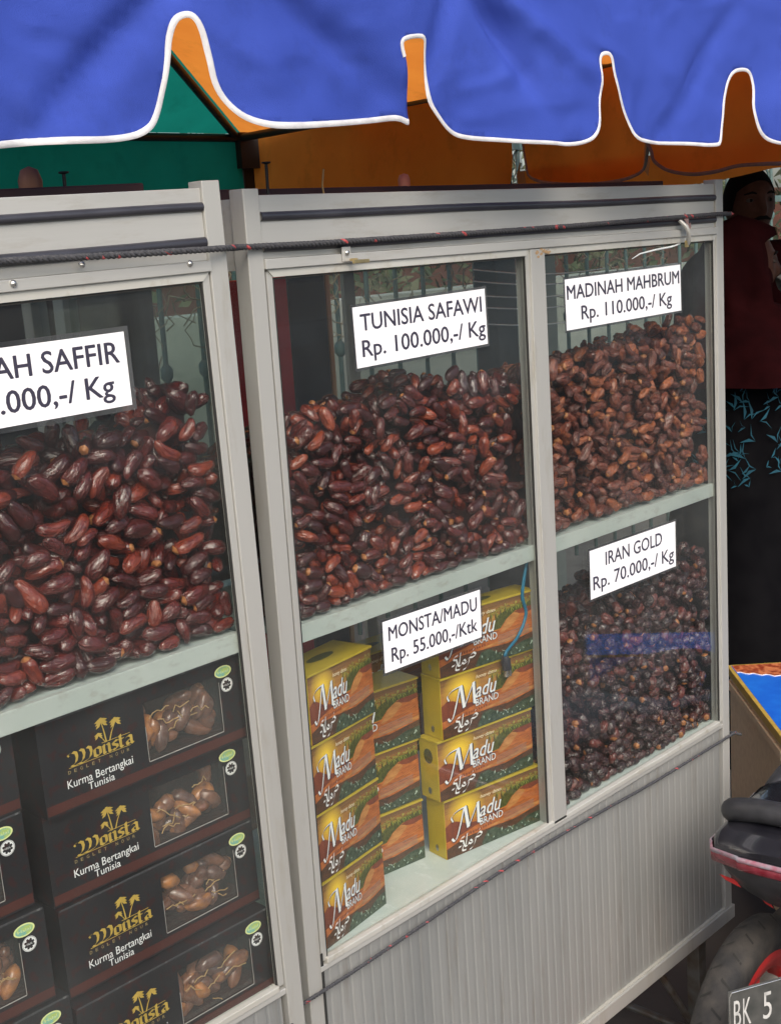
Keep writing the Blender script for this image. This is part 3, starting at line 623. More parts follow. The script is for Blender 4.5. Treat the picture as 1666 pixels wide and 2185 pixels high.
def palm(mb, x, z, hgt, lean, sc, y, m):
    pts = [(x, z), (x + lean * 0.4, z + hgt * 0.5), (x + lean, z + hgt)]
    P = curve(pts, 5)
    for i, (a, b) in enumerate(zip(P[:-1], P[1:])):
        w0 = sc * (0.085 - 0.045 * i / len(P)); yy = y - 1e-5 * i
        mb.face([(a[0] - w0, yy, a[1]), (a[0] + w0, yy, a[1]), (b[0] + w0 * 0.9, yy, b[1]), (b[0] - w0 * 0.9, yy, b[1])], m)
    cx, cz = pts[-1]
    for i, an in enumerate((-35, -5, 30, 62, 95, 125, 158, 188, 218)):
        t = R(an); l = sc * (0.70 if i % 2 else 0.82); dx, dz = math.cos(t) * l, math.sin(t) * l
        tipx, tipz = cx + dx, cz + dz * 0.75 - 0.18 * l; nx, nz = -math.sin(t) * sc * 0.15, math.cos(t) * sc * 0.15
        mx, mz = cx + dx * 0.55, cz + dz * 0.55
        q = [(cx, cz), (mx - nx, mz - nz), (tipx, tipz), (mx + nx, mz + nz)]
        mb.face([(p[0], y - 1e-4 - 1e-5 * i, p[1]) for p in q], m)
def blackletter(mb, ox, oz, sc, wd, y, m):
    p = Pen(mb, ox, oz, wd, sc, (0.075, 0.085), y, m)
    x = 0.15
    for k in range(3):
        p.st([(x - 0.12, 1.25), (x + 0.03, 1.42), (x + 0.20, 1.25), (x + 0.24, 0.8), (x + 0.17, 0.3), (x - 0.02, 0.02)])
        x += 0.40
    p.st([(0.02, 0.05), (0.2, -0.1), (0.45, 0.02), (0.62, -0.08), (0.9, 0.05)], (0.05, 0.06))
    p.st([(-0.05, 1.1), (-0.12, 1.3), (0.05, 1.45)], (0.04, 0.05))
    x = 1.36
    p.st([(x, 0.88), (x, 0.15), (x + 0.14, 0.02), (x + 0.32, 0.15), (x + 0.32, 0.82), (x + 0.18, 0.97), (x, 0.85)]); x += 0.52
    p.st([(x - 0.07, 0.85), (x, 0.97), (x, 0.1), (x + 0.08, 0.0)]); p.st([(x + 0.02, 0.8), (x + 0.22, 0.97), (x + 0.30, 0.85), (x + 0.30, 0.1), (x + 0.38, 0.0)]); x += 0.52
    p.st([(x + 0.26, 0.88), (x + 0.12, 0.98), (x + 0.01, 0.85), (x + 0.04, 0.6), (x + 0.24, 0.42), (x + 0.24, 0.15), (x + 0.12, 0.02), (x - 0.02, 0.12)]); x += 0.44
    p.st([(x, 1.4), (x, 0.12), (x + 0.10, 0.0), (x + 0.18, 0.08)]); p.st([(x - 0.12, 0.92), (x + 0.2, 0.92)], (0.05, 0.05)); x += 0.36
    p.st([(x - 0.03, 0.85), (x + 0.14, 0.97), (x + 0.26, 0.85), (x + 0.26, 0.12), (x + 0.36, 0.0)]); p.st([(x + 0.24, 0.55), (x, 0.42), (x, 0.15), (x + 0.10, 0.02), (x + 0.24, 0.16)])
def gift_box():
    r = empty('gift_box')
    b = MB()
    # card shell, open to a window at the front
    t = 0.0012
    def ringface(y, flip=False):
        xs = [0, WX0, WX1, BW]; zs = [0, WZ0, WZ1, BH]
        for i in range(3):
            for j in range(3):
                if i == 1 and j == 1: continue
                q = [(xs[i], y, zs[j]), (xs[i + 1], y, zs[j]), (xs[i + 1], y, zs[j + 1]), (xs[i], y, zs[j + 1])]
                b.face(q[::-1] if flip else q)
    ringface(0); ringface(t, True)
    b.face([(0, 0, BH), (BW, 0, BH), (BW, BD, BH), (0, BD, BH)]); b.face([(0, BD, 0), (BW, BD, 0), (BW, 0, 0), (0, 0, 0)])
    b.face([(0, BD, 0), (0, 0, 0), (0, 0, BH), (0, BD, BH)]); b.face([(BW, 0, 0), (BW, BD, 0), (BW, BD, BH), (BW, 0, BH)]); b.face([(BW, BD, 0), (0, BD, 0), (0, BD, BH), (BW, BD, BH)])
    b.build('carton_shell', M['bblack'], r)
    MB().face([(0.001, -0.0003, 0.003), (BW - 0.001, -0.0003, 0.003), (BW - 0.001, -0.0003, 0.015), (0.001, -0.0003, 0.015)]).build('brown_band', M['bbrown'], r)
    # cut edges of the window and the lid seam
    e = MB(); e.box(WX0, WX1, -0.0006, -0.0001, WZ0 - 0.001, WZ0).box(WX1, WX1 + 0.0006, -0.0006, -0.0001, WZ0, WZ1 - 0.01).box(WX0 - 0.0005, WX0, -0.0006, -0.0001, WZ0, WZ0 + 0.045)
    e.build('cut_edge', pbr('bare_card_edge', (0.34, 0.32, 0.30), 0.7), r)
    MB().box(0.002, BW - 0.002, -0.0008, 0.0, BH - 0.0016, BH + 0.0008).build('lid_edge', pbr('scuffed_black_card', (0.05, 0.05, 0.055), 0.4, 0, (0.25, 0.25, 0.25), (90, 90, 90), 0.6, 0.7), r)
    MB().box(WX0 - 0.004, WX1 + 0.004, 0.0016, 0.0020, WZ0 - 0.004, WZ1 + 0.004).build('window_film', M['boxfilm'], r)
    MB().face([(WX0 - 0.02, 0.055, WZ0 - 0.012), (WX1 + 0.02, 0.055, WZ0 - 0.012), (WX1 + 0.02, 0.055, WZ1 + 0.012), (WX0 - 0.02, 0.055, WZ1 + 0.012)]).face([(WX0 - 0.02, 0.002, WZ0 - 0.003), (WX1 + 0.02, 0.002, WZ0 - 0.003), (WX1 + 0.02, 0.055, WZ0 - 0.003), (WX0 - 0.02, 0.055, WZ0 - 0.003)]).build('tray', M['core'], r)
    g = MB(); palm(g, 0.0895, 0.0665, 0.026, -0.004, 0.0125, -0.0005, 0); palm(g, 0.094, 0.0665, 0.021, 0.0105, 0.0115, -0.0007, 0); palm(g, 0.088, 0.0665, 0.011, -0.0085, 0.008, -0.0009, 0)
    blackletter(g, 0.0385, 0.0535, 0.0112, 0.0245, -0.0006, 0)
    g.box(0.036, 0.122, -0.0006, -0.0003, 0.0514, 0.0519).box(0.083, 0.123, -0.0006, -0.0003, 0.0668, 0.0673)
    g.build('gold_emblem', M['gold'], r)
    d = MB(); 
    for i, ch in enumerate('DEGLET NOUR'):
        if ch != ' ': add_text(d, ch, 0.034 + i * 0.0082, 0.0374 + i * 0.0082, 0.0448, 0.0040, -0.0005)
    d.build('small_lettering', M['dgold'], r)
    l = MB(); add_text(l, 'Kurma Bertangkai', 0.031, 0.1225, 0.0275, 0.0100, -0.0005); add_text(l, 'Tunisia', 0.058, 0.0945, 0.0165, 0.0092, -0.0005); l.build('white_lettering', M['white'], r)
    s = MB(); s.face([(0.2705 + 0.0135 * math.cos(t), -0.0004, 0.0995 + 0.0078 * math.sin(t)) for t in np.linspace(0, 6.283, 24, endpoint=False)][::1], 0)
    s.face([(0.2705 + 0.0115 * math.cos(t), -0.0006, 0.0995 + 0.0062 * math.sin(t)) for t in np.linspace(0, 6.283, 24, endpoint=False)], 1)
    add_text(s, 'Halal', 0.2620, 0.2785, 0.0978, 0.0036, -0.0008, m=2)
    s.build('oval_sticker', [M['holo'], M['oval'], M['holo']], r)
    h = MB(); cx, cz = 0.2745, 0.0805
    def ring(r0, r1, y, n=28):
        for i in range(n):
            a, b2 = 2 * math.pi * i / n, 2 * math.pi * (i + 1) / n
            h.face([(cx + r0 * math.cos(a), y, cz + r0 * math.sin(a)), (cx + r1 * math.cos(a), y, cz + r1 * math.sin(a)), (cx + r1 * math.cos(b2), y, cz + r1 * math.sin(b2)), (cx + r0 * math.cos(b2), y, cz + r0 * math.sin(b2))])
    ring(0.0087, 0.0093, -0.0005); ring(0.0068, 0.0083, -0.0005)
    for k in range(8):
        a = k * math.pi / 4
        h.face([(cx + 0.0070 * math.cos(a - 0.24), -0.0007, cz + 0.0070 * math.sin(a - 0.24)), (cx + 0.0070 * math.cos(a + 0.24), -0.0007, cz + 0.0070 * math.sin(a + 0.24)), (cx + 0.0048 * math.cos(a), -0.0007, cz + 0.0048 * math.sin(a))])
    for i in range(22):
        a = 2 * math.pi * i / 22
    add_text(h, 'حلال' if False else 'HALAL', cx - 0.0038, cx + 0.0038, cz - 0.0012, 0.0025, -0.0007)
    h.build('round_seal', M['white'], r)
    return r
amber = [date_mesh('date', 0.042, 0.0115, 900 + i, M['d_box'], wr=1.2) for i in range(5)]
def fill_box(r, seed):
    rnd = random.Random(seed); mb = MB()
    for i in range(20):
        me = amber[rnd.randrange(5)]; P = Vector((rnd.uniform(WX0 + 0.004, WX1 - 0.006), rnd.uniform(0.014, 0.036), rnd.uniform(WZ0 + 0.006, WZ0 + (0.056 if i > 4 else 0.03))))
        mw = Matrix.Translation(P) @ Matrix.Rotation(rnd.uniform(0, 3.14), 4, 'Y') @ Matrix.Rotation(rnd.gauss(0, 0.35), 4, 'Z'); mw = mw @ Matrix.Rotation(rnd.uniform(0, 6), 4, 'X')
        b = len(mb.v); mb.v += [tuple(mw @ v.co) for v in me.vertices]
        for p in me.polygons: mb.f.append(tuple(b + j for j in p.vertices)); mb.m.append(p.material_index); mb.sm.append(True)
    for i in range(6):
        a = Vector((rnd.uniform(WX0 + 0.005, WX1 - 0.03), 0.008, rnd.uniform(WZ0 + 0.006, WZ0 + 0.055))); pts = [a]
        for k in range(5): a = a + Vector((rnd.uniform(0.003, 0.008), rnd.uniform(-0.001, 0.001), rnd.gauss(0, 0.004))); pts.append(a)
        mb.tube(pts, 0.0008, 5, 2)
    o = mb.build('packed_dates', [M['d_box'], M['cap'], M['stem']], r); o['kind'] = 'stuff'
proto = gift_box(); kids = list(proto.children)
first = True
def put_gift(x, y, z, rz, label, seed):
    global first
    if first: o = proto; first = False
    else:
        o = empty('gift_box')
        for ch in kids:
            c = ch.copy(); C.objects.link(c); c.parent = o
    o.matrix_world = M1 @ Matrix.Translation((x, y, z)) @ Matrix.Rotation(rz, 4, 'Z')
    fill_box(o, seed); tag(o, label, 'gift box', 'black gift boxes of dates under the shelf')
zf = -0.4965
for i, (yy, dx, rz) in enumerate(((0.020, -0.004, 0), (0.040, 0.002, 0.01), (0.046, 0.002, -0.01), (0.030, 0.001, 0.005))):
    put_gift(-0.338 + dx, yy, zf + i * 0.1185, rz, 'black gift box, %s of the right hand stack in the left cabinet' % ('lowest', 'second from the bottom', 'third from the bottom', 'topmost')[i], 30 + i)
o = MB().box(-0.70, -0.36, 0.03, 0.2, zf + 0.0004, zf + 0.022).build('flat_carton', M['bblack']); o.matrix_world = M1; tag(o, 'flattened black carton under the left hand stack of gift boxes', 'carton')
for i, (yy, dx, rz) in enumerate(((0.022, 0.010, 0), (0.030, -0.004, -0.01), (0.034, -0.008, 0.012), (0.036, -0.008, 0.0))):
    put_gift(-0.654 + dx, yy, zf + 0.0225 + i * 0.1185, rz, 'black gift box, %s of the left stack cut by the photo edge' % ('lowest', 'second from the bottom', 'third from the bottom', 'topmost')[i], 40 + i)

# ================================================================== YELLOW CARTONS
def skymat():
    m, nt, b, out = newmat('sunset_print'); L = nt.links
    tc = nt.nodes.new('ShaderNodeUVMap'); sp = nt.nodes.new('ShaderNodeSeparateXYZ'); L.new(tc.outputs[0], sp.inputs[0])
    cr = nt.nodes.new('ShaderNodeValToRGB'); e = cr.color_ramp.elements
    e[0].position = 0.45; e[0].color = (0.50, 0.17, 0.03, 1); e[1].position = 1.0; e[1].color = (0.15, 0.08, 0.035, 1)
    q = e.new(0.72); q.color = (0.40, 0.19, 0.05, 1)
    wv = nt.nodes.new('ShaderNodeTexNoise'); wv.inputs['Scale'].default_value = 1; wv.inputs['Detail'].default_value = 4
    mp = nt.nodes.new('ShaderNodeMapping'); mp.inputs['Scale'].default_value = (2.5, 22, 1); mp.inputs['Rotation'].default_value = (0, 0, 0.12); L.new(tc.outputs[0], mp.inputs[0]); L.new(mp.outputs[0], wv.inputs['Vector'])
    ma = nt.nodes.new('ShaderNodeMath'); ma.operation = 'MULTIPLY_ADD'; L.new(wv.outputs[0], ma.inputs[0]); ma.inputs[1].default_value = 0.3; 
    sb = nt.nodes.new('ShaderNodeMath'); sb.operation = 'SUBTRACT'; L.new(sp.outputs[1], sb.inputs[0]); sb.inputs[1].default_value = 0.15; L.new(sb.outputs[0], ma.inputs[2]); L.new(ma.outputs[0], cr.inputs[0])
    dv = nt.nodes.new('ShaderNodeVectorMath'); dv.operation = 'DISTANCE'; sc = nt.nodes.new('ShaderNodeMapping'); sc.inputs['Scale'].default_value = (1.5, 1.0, 1); L.new(tc.outputs[0], sc.inputs[0]); L.new(sc.outputs[0], dv.inputs[0]); dv.inputs[1].default_value = (0.33, 0.78, 0)
    mr = nt.nodes.new('ShaderNodeMapRange'); mr.inputs[1].default_value = 0.02; mr.inputs[2].default_value = 0.30; mr.inputs[3].default_value = 1; mr.inputs[4].default_value = 0; L.new(dv.outputs['Value'], mr.inputs[0])
    x = nt.nodes.new('ShaderNodeMix'); x.data_type = 'RGBA'; x.inputs[7].default_value = (0.92, 0.62, 0.05, 1); L.new(cr.outputs[0], x.inputs[6]); L.new(mr.outputs[0], x.inputs[0]); L.new(x.outputs[2], b.inputs['Base Color'])
    b.inputs['Roughness'].default_value = 0.25; return m
K = [skymat(), pbr('dune_orange', (0.50, 0.15, 0.035), 0.3, 0, (0.26, 0.07, 0.020), (70, 70, 220)), pbr('dune_light', (0.52, 0.24, 0.07), 0.3, 0, (0.32, 0.12, 0.035), (60, 60, 200)),
     pbr('dune_shade', (0.22, 0.055, 0.025), 0.3, 0, (0.14, 0.035, 0.02), (80, 80, 80)), pbr('palm_dark', (0.045, 0.048, 0.012), 0.3, 0, (0.10, 0.11, 0.02), (200, 200, 200)),
     pbr('palm_light', (0.32, 0.34, 0.05), 0.3, 0, (0.15, 0.19, 0.03), (200, 200, 200)), pbr('oasis_green', (0.022, 0.038, 0.022), 0.3, 0, (0.08, 0.11, 0.07), (160, 160, 160)),
     pbr('oasis_pale', (0.40, 0.50, 0.42), 0.3), pbr('brown_print', (0.11, 0.045, 0.022), 0.3, 0, (0.05, 0.03, 0.018), (160, 160, 200)), M['white'], M['ink'], pbr('honey_print', (0.9, 0.75, 0.5), 0.4), pbr('grey_print', (0.22, 0.17, 0.15), 0.4)]
M['yellow'] = pbr('yellow_card', (0.50, 0.37, 0.028), 0.30, 0, (0.40, 0.30, 0.03), (20, 20, 20), coat=0.1)
def print_mesh(Wd, Hd):
    mb = MB(); rnd = random.Random(5)
    def P(pts, m, lay):
        q = [(u * Wd, -0.0003 - lay * 0.00012, v * Hd) for u, v in pts]
        ar = sum(q[i][0] * q[(i + 1) % len(q)][2] - q[(i + 1) % len(q)][0] * q[i][2] for i in range(len(q)))
        mb.face(q if ar > 0 else q[::-1], m)
    def band(top, bot, m, lay):
        us = sorted({u for u, _ in top} | {u for u, _ in bot}); ft = lambda T, u: float(np.interp(u, [a for a, _ in T], [b for _, b in T]))
        for a, b in zip(us[:-1], us[1:]): P([(a, ft(bot, a)), (b, ft(bot, b)), (b, ft(top, b)), (a, ft(top, a))], m, lay)
    e = 0.004
    P([(e, e), (1 - e, e), (1 - e, 1 - e), (e, 1 - e)], 0, 0)
    band([(e, 0.56), (0.06, 0.62), (0.12, 0.60), (0.22, 0.50), (0.34, 0.46), (0.5, 0.5), (0.62, 0.55), (0.62, 0.5)], [(e, 0.30), (0.62, 0.30)], 3, 1)
    band([(0.56, 0.66), (0.62, 0.76), (0.72, 0.82), (0.85, 0.84), (1 - e, 0.86)], [(0.56, 0.52), (1 - e, 0.56)], 4, 1.5)
    for i in range(9):                                      # palm grove
        cx = 0.54 + 0.052 * i; cz = 0.80 + 0.05 * rnd.random() + 0.012 * i * 0.6; l = 0.085 + 0.02 * rnd.random()
        for k in range(9):
            a = k * 0.7 + rnd.random() * 0.3; dx, dz = 0.48 * l * math.cos(a), l * math.sin(a) * 0.95
            P([(cx, cz), (min(1 - e, cx + dx * 0.6 - dz * 0.05), min(0.99, cz + dz * 0.6 + dx * 0.14)), (min(1 - e, cx + dx), min(0.99, cz + dz - 0.03)), (min(1 - e, cx + dx * 0.6 + dz * 0.05), min(0.99, cz + dz * 0.6 - dx * 0.14))], 5 if k % 3 else 4, 2.5 + 0.1 * k + 0.9 * (i % 2))
        P([(cx - 0.004, cz), (cx + 0.004, cz), (cx + 0.006, cz - 0.2), (cx - 0.006, cz - 0.2)], 4, 2.2)
    band([(0.5, 0.42), (0.62, 0.50), (0.70, 0.66), (0.80, 0.76), (0.88, 0.73), (1 - e, 0.76)], [(0.5, 0.3), (1 - e, 0.30)], 1, 5)
    P([(0.78, 0.735), (0.83, 0.765), (1 - e, 0.775), (1 - e, 0.70), (0.90, 0.67), (0.84, 0.69)], 3, 5.6)
    P([(0.70, 0.66), (0.80, 0.757), (0.84, 0.66), (0.74, 0.50), (0.62, 0.44)], 2, 5.6)
    for k in range(6): P([(0.60 + 0.03 * k, 0.40 + 0.012 * k), (0.95, 0.53 + 0.02 * k), (0.97, 0.545 + 0.02 * k), (0.70 + 0.02 * k, 0.44 + 0.012 * k)], 3 if k % 2 else 2, 5.8 + 0.2 * k)
    band([(e, 0.30), (0.12, 0.33), (0.3, 0.40), (0.5, 0.46), (0.62, 0.46), (0.8, 0.44), (1 - e, 0.50)], [(e, 0.18), (0.3, 0.22), (0.6, 0.22), (1 - e, 0.26)], 1, 8)
    band([(0.45, 0.30), (0.7, 0.33), (1 - e, 0.40)], [(0.45, 0.27), (0.7, 0.27), (1 - e, 0.34)], 2, 8.6)
    for k in range(5): 
        z = 0.40 - 0.032 * k; P([(0.60, z), (0.93, z + 0.05), (0.93, z + 0.062), (0.60, z + 0.010)], 12, 9.2)
    band([(e, 0.18), (0.2, 0.27), (0.45, 0.26), (0.7, 0.24), (1 - e, 0.32)], [(e, e), (1 - e, e)], 8, 9.6)
    for k in range(11):
        cx = 0.19 + 0.026 * k; P([(cx, 0.285 + 0.003 * k), (cx + 0.018, 0.285 + 0.003 * k), (cx + 0.014, 0.325 + 0.003 * k + 0.008 * (k % 2)), (cx + 0.004, 0.318 + 0.003 * k)], 3, 10)
    band([(0.36, 0.05), (0.42, 0.22), (0.50, 0.24), (0.60, 0.13), (0.72, 0.12), (0.85, 0.20), (1 - e, 0.22)], [(0.36, e), (1 - e, e)], 6, 10.5)
    for k in range(46):
        cx = rnd.uniform(0.40, 0.97); cz = rnd.uniform(0.03, 0.12); a = rnd.uniform(0, 3.1); l = rnd.uniform(0.02, 0.05)
        P([(cx, cz), (cx + l * 0.3 * math.cos(a) - 0.006, cz + l * math.sin(a)), (cx + l * 0.6 * math.cos(a), cz + l * 1.4 * math.sin(a) + 0.01), (cx + l * 0.3 * math.cos(a) + 0.006, cz + l * 0.7 * math.sin(a))], 7 if k % 3 == 0 else (6 if k % 3 == 1 else 4), 11 + 0.05 * k)
    lay = -0.0003 - 15 * 0.00012
    def madu(dx, dz, m, y, fat):
        p = Pen(mb, (0.075 + dx) * Wd, (0.42 + dz) * Hd, 0.30 * Wd, 0.40 * Hd, (0.022 * fat, 0.026 * fat), y, m, 8e-6)
        p.st(curve([(-0.06, -0.20), (0.02, -0.34), (0.12, -0.18), (0.28, 0.45), (0.40, 0.98), (0.46, 0.9)], 4), (0.022 * fat, 0.022 * fat))
        p.st(curve([(0.0, 0.52), (-0.05, 0.74), (0.14, 0.92), (0.40, 0.98)], 4), (0.014 * fat, 0.018 * fat))
        p.st([(0.42, 0.98), (0.50, 0.04)], (0.040 * fat, 0.02)); p.st([(0.50, 0.04), (0.86, 0.98)], (0.018 * fat, 0.02)); p.st([(0.86, 0.98), (0.86, 0.1), (0.96, 0.04)], (0.036 * fat, 0.02))
    madu(0.006, -0.012, 10, lay, 2.0); madu(0, 0, 9, lay - 0.0004, 1.25)
    add_text(mb, 'adu', 0.345 * Wd + 0.0008, 0.575 * Wd + 0.0008, 0.53 * Hd - 0.0008, 0.25 * Hd, lay - 0.0001, 10, 0.35, 0.035); add_text(mb, 'adu', 0.345 * Wd, 0.575 * Wd, 0.53 * Hd, 0.25 * Hd, lay - 0.0008, 9, 0.35, 0.005)
    add_text(mb, 'BRAND', 0.345 * Wd + 0.0004, 0.585 * Wd + 0.0004, 0.385 * Hd - 0.0004, 0.115 * Hd, lay - 0.0001, 10, 0, 0.03); add_text(mb, 'BRAND', 0.345 * Wd, 0.585 * Wd, 0.385 * Hd, 0.115 * Hd, lay - 0.0008, 9)
    add_text(mb, 'honey dates', 0.36 * Wd, 0.58 * Wd, 0.855 * Hd, 0.055 * Hd, lay - 0.0008, 11, 0.3)
    p = Pen(mb, 0.11 * Wd, 0.03 * Hd, 0.26 * Wd, 0.30 * Hd, (0.022, 0.040), lay - 0.0004, 9, 8e-6)      # arabic lettering
    p.st(curve([(0.78, 0.72), (0.88, 0.80), (0.96, 0.66), (0.84, 0.56), (0.72, 0.58), (0.66, 0.52)], 4)); p.st([(0.86, 0.95), (0.90, 0.99)])
    p.st(curve([(0.70, 0.50), (0.66, 0.30), (0.55, 0.08), (0.44, 0.02)], 4)); p.st(curve([(0.60, 0.40), (0.50, 0.34), (0.42, 0.44), (0.50, 0.56), (0.56, 0.44)], 4)); p.st(curve([(0.44, 0.42), (0.34, 0.30), (0.26, 0.34), (0.22, 0.60)], 4))
    p.st([(0.38, 1.02), (0.30, 0.36)]); p.st(curve([(0.26, 0.9), (0.14, 0.86), (0.10, 0.72), (0.22, 0.64), (0.12, 0.42), (0.02, 0.40)], 4)); p.st(curve([(0.20, 0.40), (0.16, 0.14), (0.30, 0.10)], 3))
    me = mb.mesh('printed_front', K)
    uv = me.uv_layers.new(name='UVMap')
    for lp in me.loops:
        v = me.vertices[lp.vertex_index].co; uv.data[lp.index].uv = (v.x / Wd, v.z / Hd)
    return me
PM = {}
def carton(x, y, z, rz, Wd, Hd, Dd, label, emb=0):
    r = empty('date_carton', (x, y, z), rz)
    b = MB().box(0, Wd, 0, Dd, 0, Hd - 0.0008); b.build('carton_body', M['yellow'], r, bevel=0.0008)
    MB().box(-0.0010, Wd + 0.0010, -0.0022, Dd, Hd - 0.0030, Hd + 0.0002).build('lid_flap', M['yellow'], r, bevel=0.0004)
    if (Wd, Hd) not in PM: PM[(Wd, Hd)] = print_mesh(Wd, Hd - 0.0034)
    link('printed_front', PM[(Wd, Hd)], r)
    e = MB()
    if emb: e.face([(-0.0004, 0.5 * Dd + 0.011 * math.cos(t), Hd * 0.72 + 0.013 * math.sin(t)) for t in np.linspace(6.283, 0, 14, endpoint=False)]); 
    e.face([(0.5 * Wd + 0.03 * math.cos(t), 0.5 * Dd + 0.010 * math.sin(t), Hd + 0.0006) for t in np.linspace(0, 6.283, 14, endpoint=False)])
    e.build('dark_emblem', K[4], r)
    e = MB(); e.face([(-0.0004, 0.5 * Dd + 0.004 * math.cos(t), Hd * 0.14 + 0.006 * math.sin(t)) for t in np.linspace(6.283, 0, 12, endpoint=False)]); e.build('silver_seal', M['chrome'], r)
    return tag(r, label, 'carton', 'yellow cartons of honey dates with a desert sunset print')
ZFL = 0.4785; HT = 0.1035; nm = ('lowest', 'second from the bottom', 'third from the bottom', 'topmost')
for i, (x, y, rz) in enumerate(((0.063, 0.026, 8.7), (0.0625, 0.027, 8.2), (0.062, 0.026, 9.0), (0.0655, 0.026, 8.0))):
    carton(x, y, ZFL + i * (HT + 0.001), R(rz), 0.153, HT, 0.07, 'yellow sunset carton, %s of the stack at the left post' % nm[i])
for i, (x, y, rz) in enumerate(((0.157, 0.134, -8.5), (0.158, 0.133, -7.5), (0.163, 0.132, -8.0))):
    carton(x, y, ZFL + i * (HT + 0.001), R(rz), 0.213, HT, 0.07, 'yellow sunset carton, %s of the set back middle stack' % ('lowest', 'middle', 'topmost')[i])
for i, (x, y, rz) in enumerate(((0.380, 0.066, -9.5), (0.372, 0.066, -8.0), (0.383, 0.062, -7.5), (0.384, 0.062, -9.0))):
    carton(x, y, ZFL + i * (HT + 0.001), R(rz), 0.214, HT, 0.045, 'yellow sunset carton, %s of the right stack beside the divider' % nm[i], emb=(i == 1))
for i in range(3):
    carton(0.30 + 0.02 * i, 0.26, ZFL + i * (HT + 0.001), R(-4), 0.213, HT, 0.07, 'yellow sunset carton, %s of the shadowed stack at the back' % ('lowest', 'middle', 'topmost')[i])
# blue cable with a plug hanging in front of the cartons
M['cable'] = pbr('blue_cable', (0.01, 0.13, 0.22), 0.35)
cb = empty('hanging_cable', (0, 0, 0))
a = [PY(1122, 1200, 0.03), PY(1113, 1270, 0.03), PY(1121, 1310, 0.03), PY(1106, 1355, 0.03), PY(1080, 1390, 0.03), PY(1077, 1402, 0.03)]
MB().tube(curve(a, 5), 0.0022, 6).tube([(p[0] + 0.003, p[1], p[2]) for p in curve(a, 5)], 0.002, 6).build('cable', M['cable'], cb)
p1, p2, p3 = PY(1077, 1400, 0.03), PY(1082, 1428, 0.03), PY(1086, 1437, 0.03)
MB().tube([p1, p1 + (p2 - p1) * 0.3, p2], [0.005, 0.008, 0.0075], 10).build('plug', M['rubber'], cb)
MB().box(p2[0] - 0.005, p2[0] - 0.001, p2[1] - 0.003, p2[1] + 0.003, p3[2] - 0.004, p2[2] - 0.0005).box(p2[0] + 0.003, p2[0] + 0.007, p2[1] - 0.003, p2[1] + 0.003, p3[2] - 0.004, p2[2] - 0.0005).build('plug_pin', M['chrome'], cb)
tag(cb, 'blue cable with a black plug hanging in front of the yellow cartons', 'cable')
# pale wires strung behind the cabinet
wr_ = MB()
for py0, py1 in ((575, 584), (600, 604), (630, 627), (655, 650), (690, 685)):
    A, B = PY(1010, py0, 0.62), PY(1290, py1 - 12, 0.62)
    wr_.tube([tuple(A + (B - A) * t + np.array([0, 0, -0.012 * math.sin(t * 3.14)])) for t in np.linspace(0, 1, 12)], 0.0016, 5)
tag(wr_.build('pale_wires', pbr('pale_wire', (0.62, 0.66, 0.64), 0.4)), 'thin pale wires strung behind the cabinet glass', 'wires', kind='stuff')
cr_ = MB()
cr_.tube([PY(px, py, 0.005) for px, py in ((1450, 519), (1432, 526), (1400, 532), (1365, 541), (1348, 552))], [0.0022, 0.002, 0.0018, 0.0014, 0.0006], 5)
tag(cr_.build('plastic_cord', pbr('white_plastic_cord', (0.75, 0.8, 0.8), 0.4)), 'short white plastic cord curling from the right hasp over the glass', 'cord')

# ================================================================== CANOPY (square gazebo: blue front, orange right, green back)
GA = np.array([-0.366, -0.052]); GB = np.array([1.075, -0.181]); gd = (GB - GA) / np.linalg.norm(GB - GA); gn = np.array([-gd[1], gd[0]])
# gn points away from the street
def front_pt(s, z, off=0.0): q = GA + gd * s + gn * off; return (q[0], q[1], z)
def front_sz(px, py):
    P = on(px, py, (GA[0], GA[1], 0), (gn[0], gn[1], 0)); return float((P[:2] - GA) @ gd), float(P[2])
def wob(s, z):
    h = 1.87 - z
    w_ = 0.011 * math.sin(s * 11 + 1.0) * min(1, h * 5) + 0.006 * math.sin(s * 23 + z * 17) * min(1, h * 4) + 0.014 * noise.noise(Vector((s * 5, z * 7, 0.3))) + 0.0035 * noise.noise(Vector((s * 19 + z * 9, z * 23, 1.3)))
    for (cs, cz, an, am) in ((0.72, 1.80, -0.9, 0.012), (0.78, 1.78, -0.45, -0.010), (0.66, 1.80, 1.2, 0.007), (0.16, 1.72, 0.75, 0.010), (1.22, 1.72, 0.8, 0.006), (0.42, 1.74, -0.5, 0.006)):
        d = (s - cs) * math.sin(an) - (z - cz) * math.cos(an); w_ += 1.9 * am * math.exp(-(d / 0.018) ** 2) * math.exp(-(((s - cs) ** 2 + (z - cz) ** 2) / 0.03))
    return w_
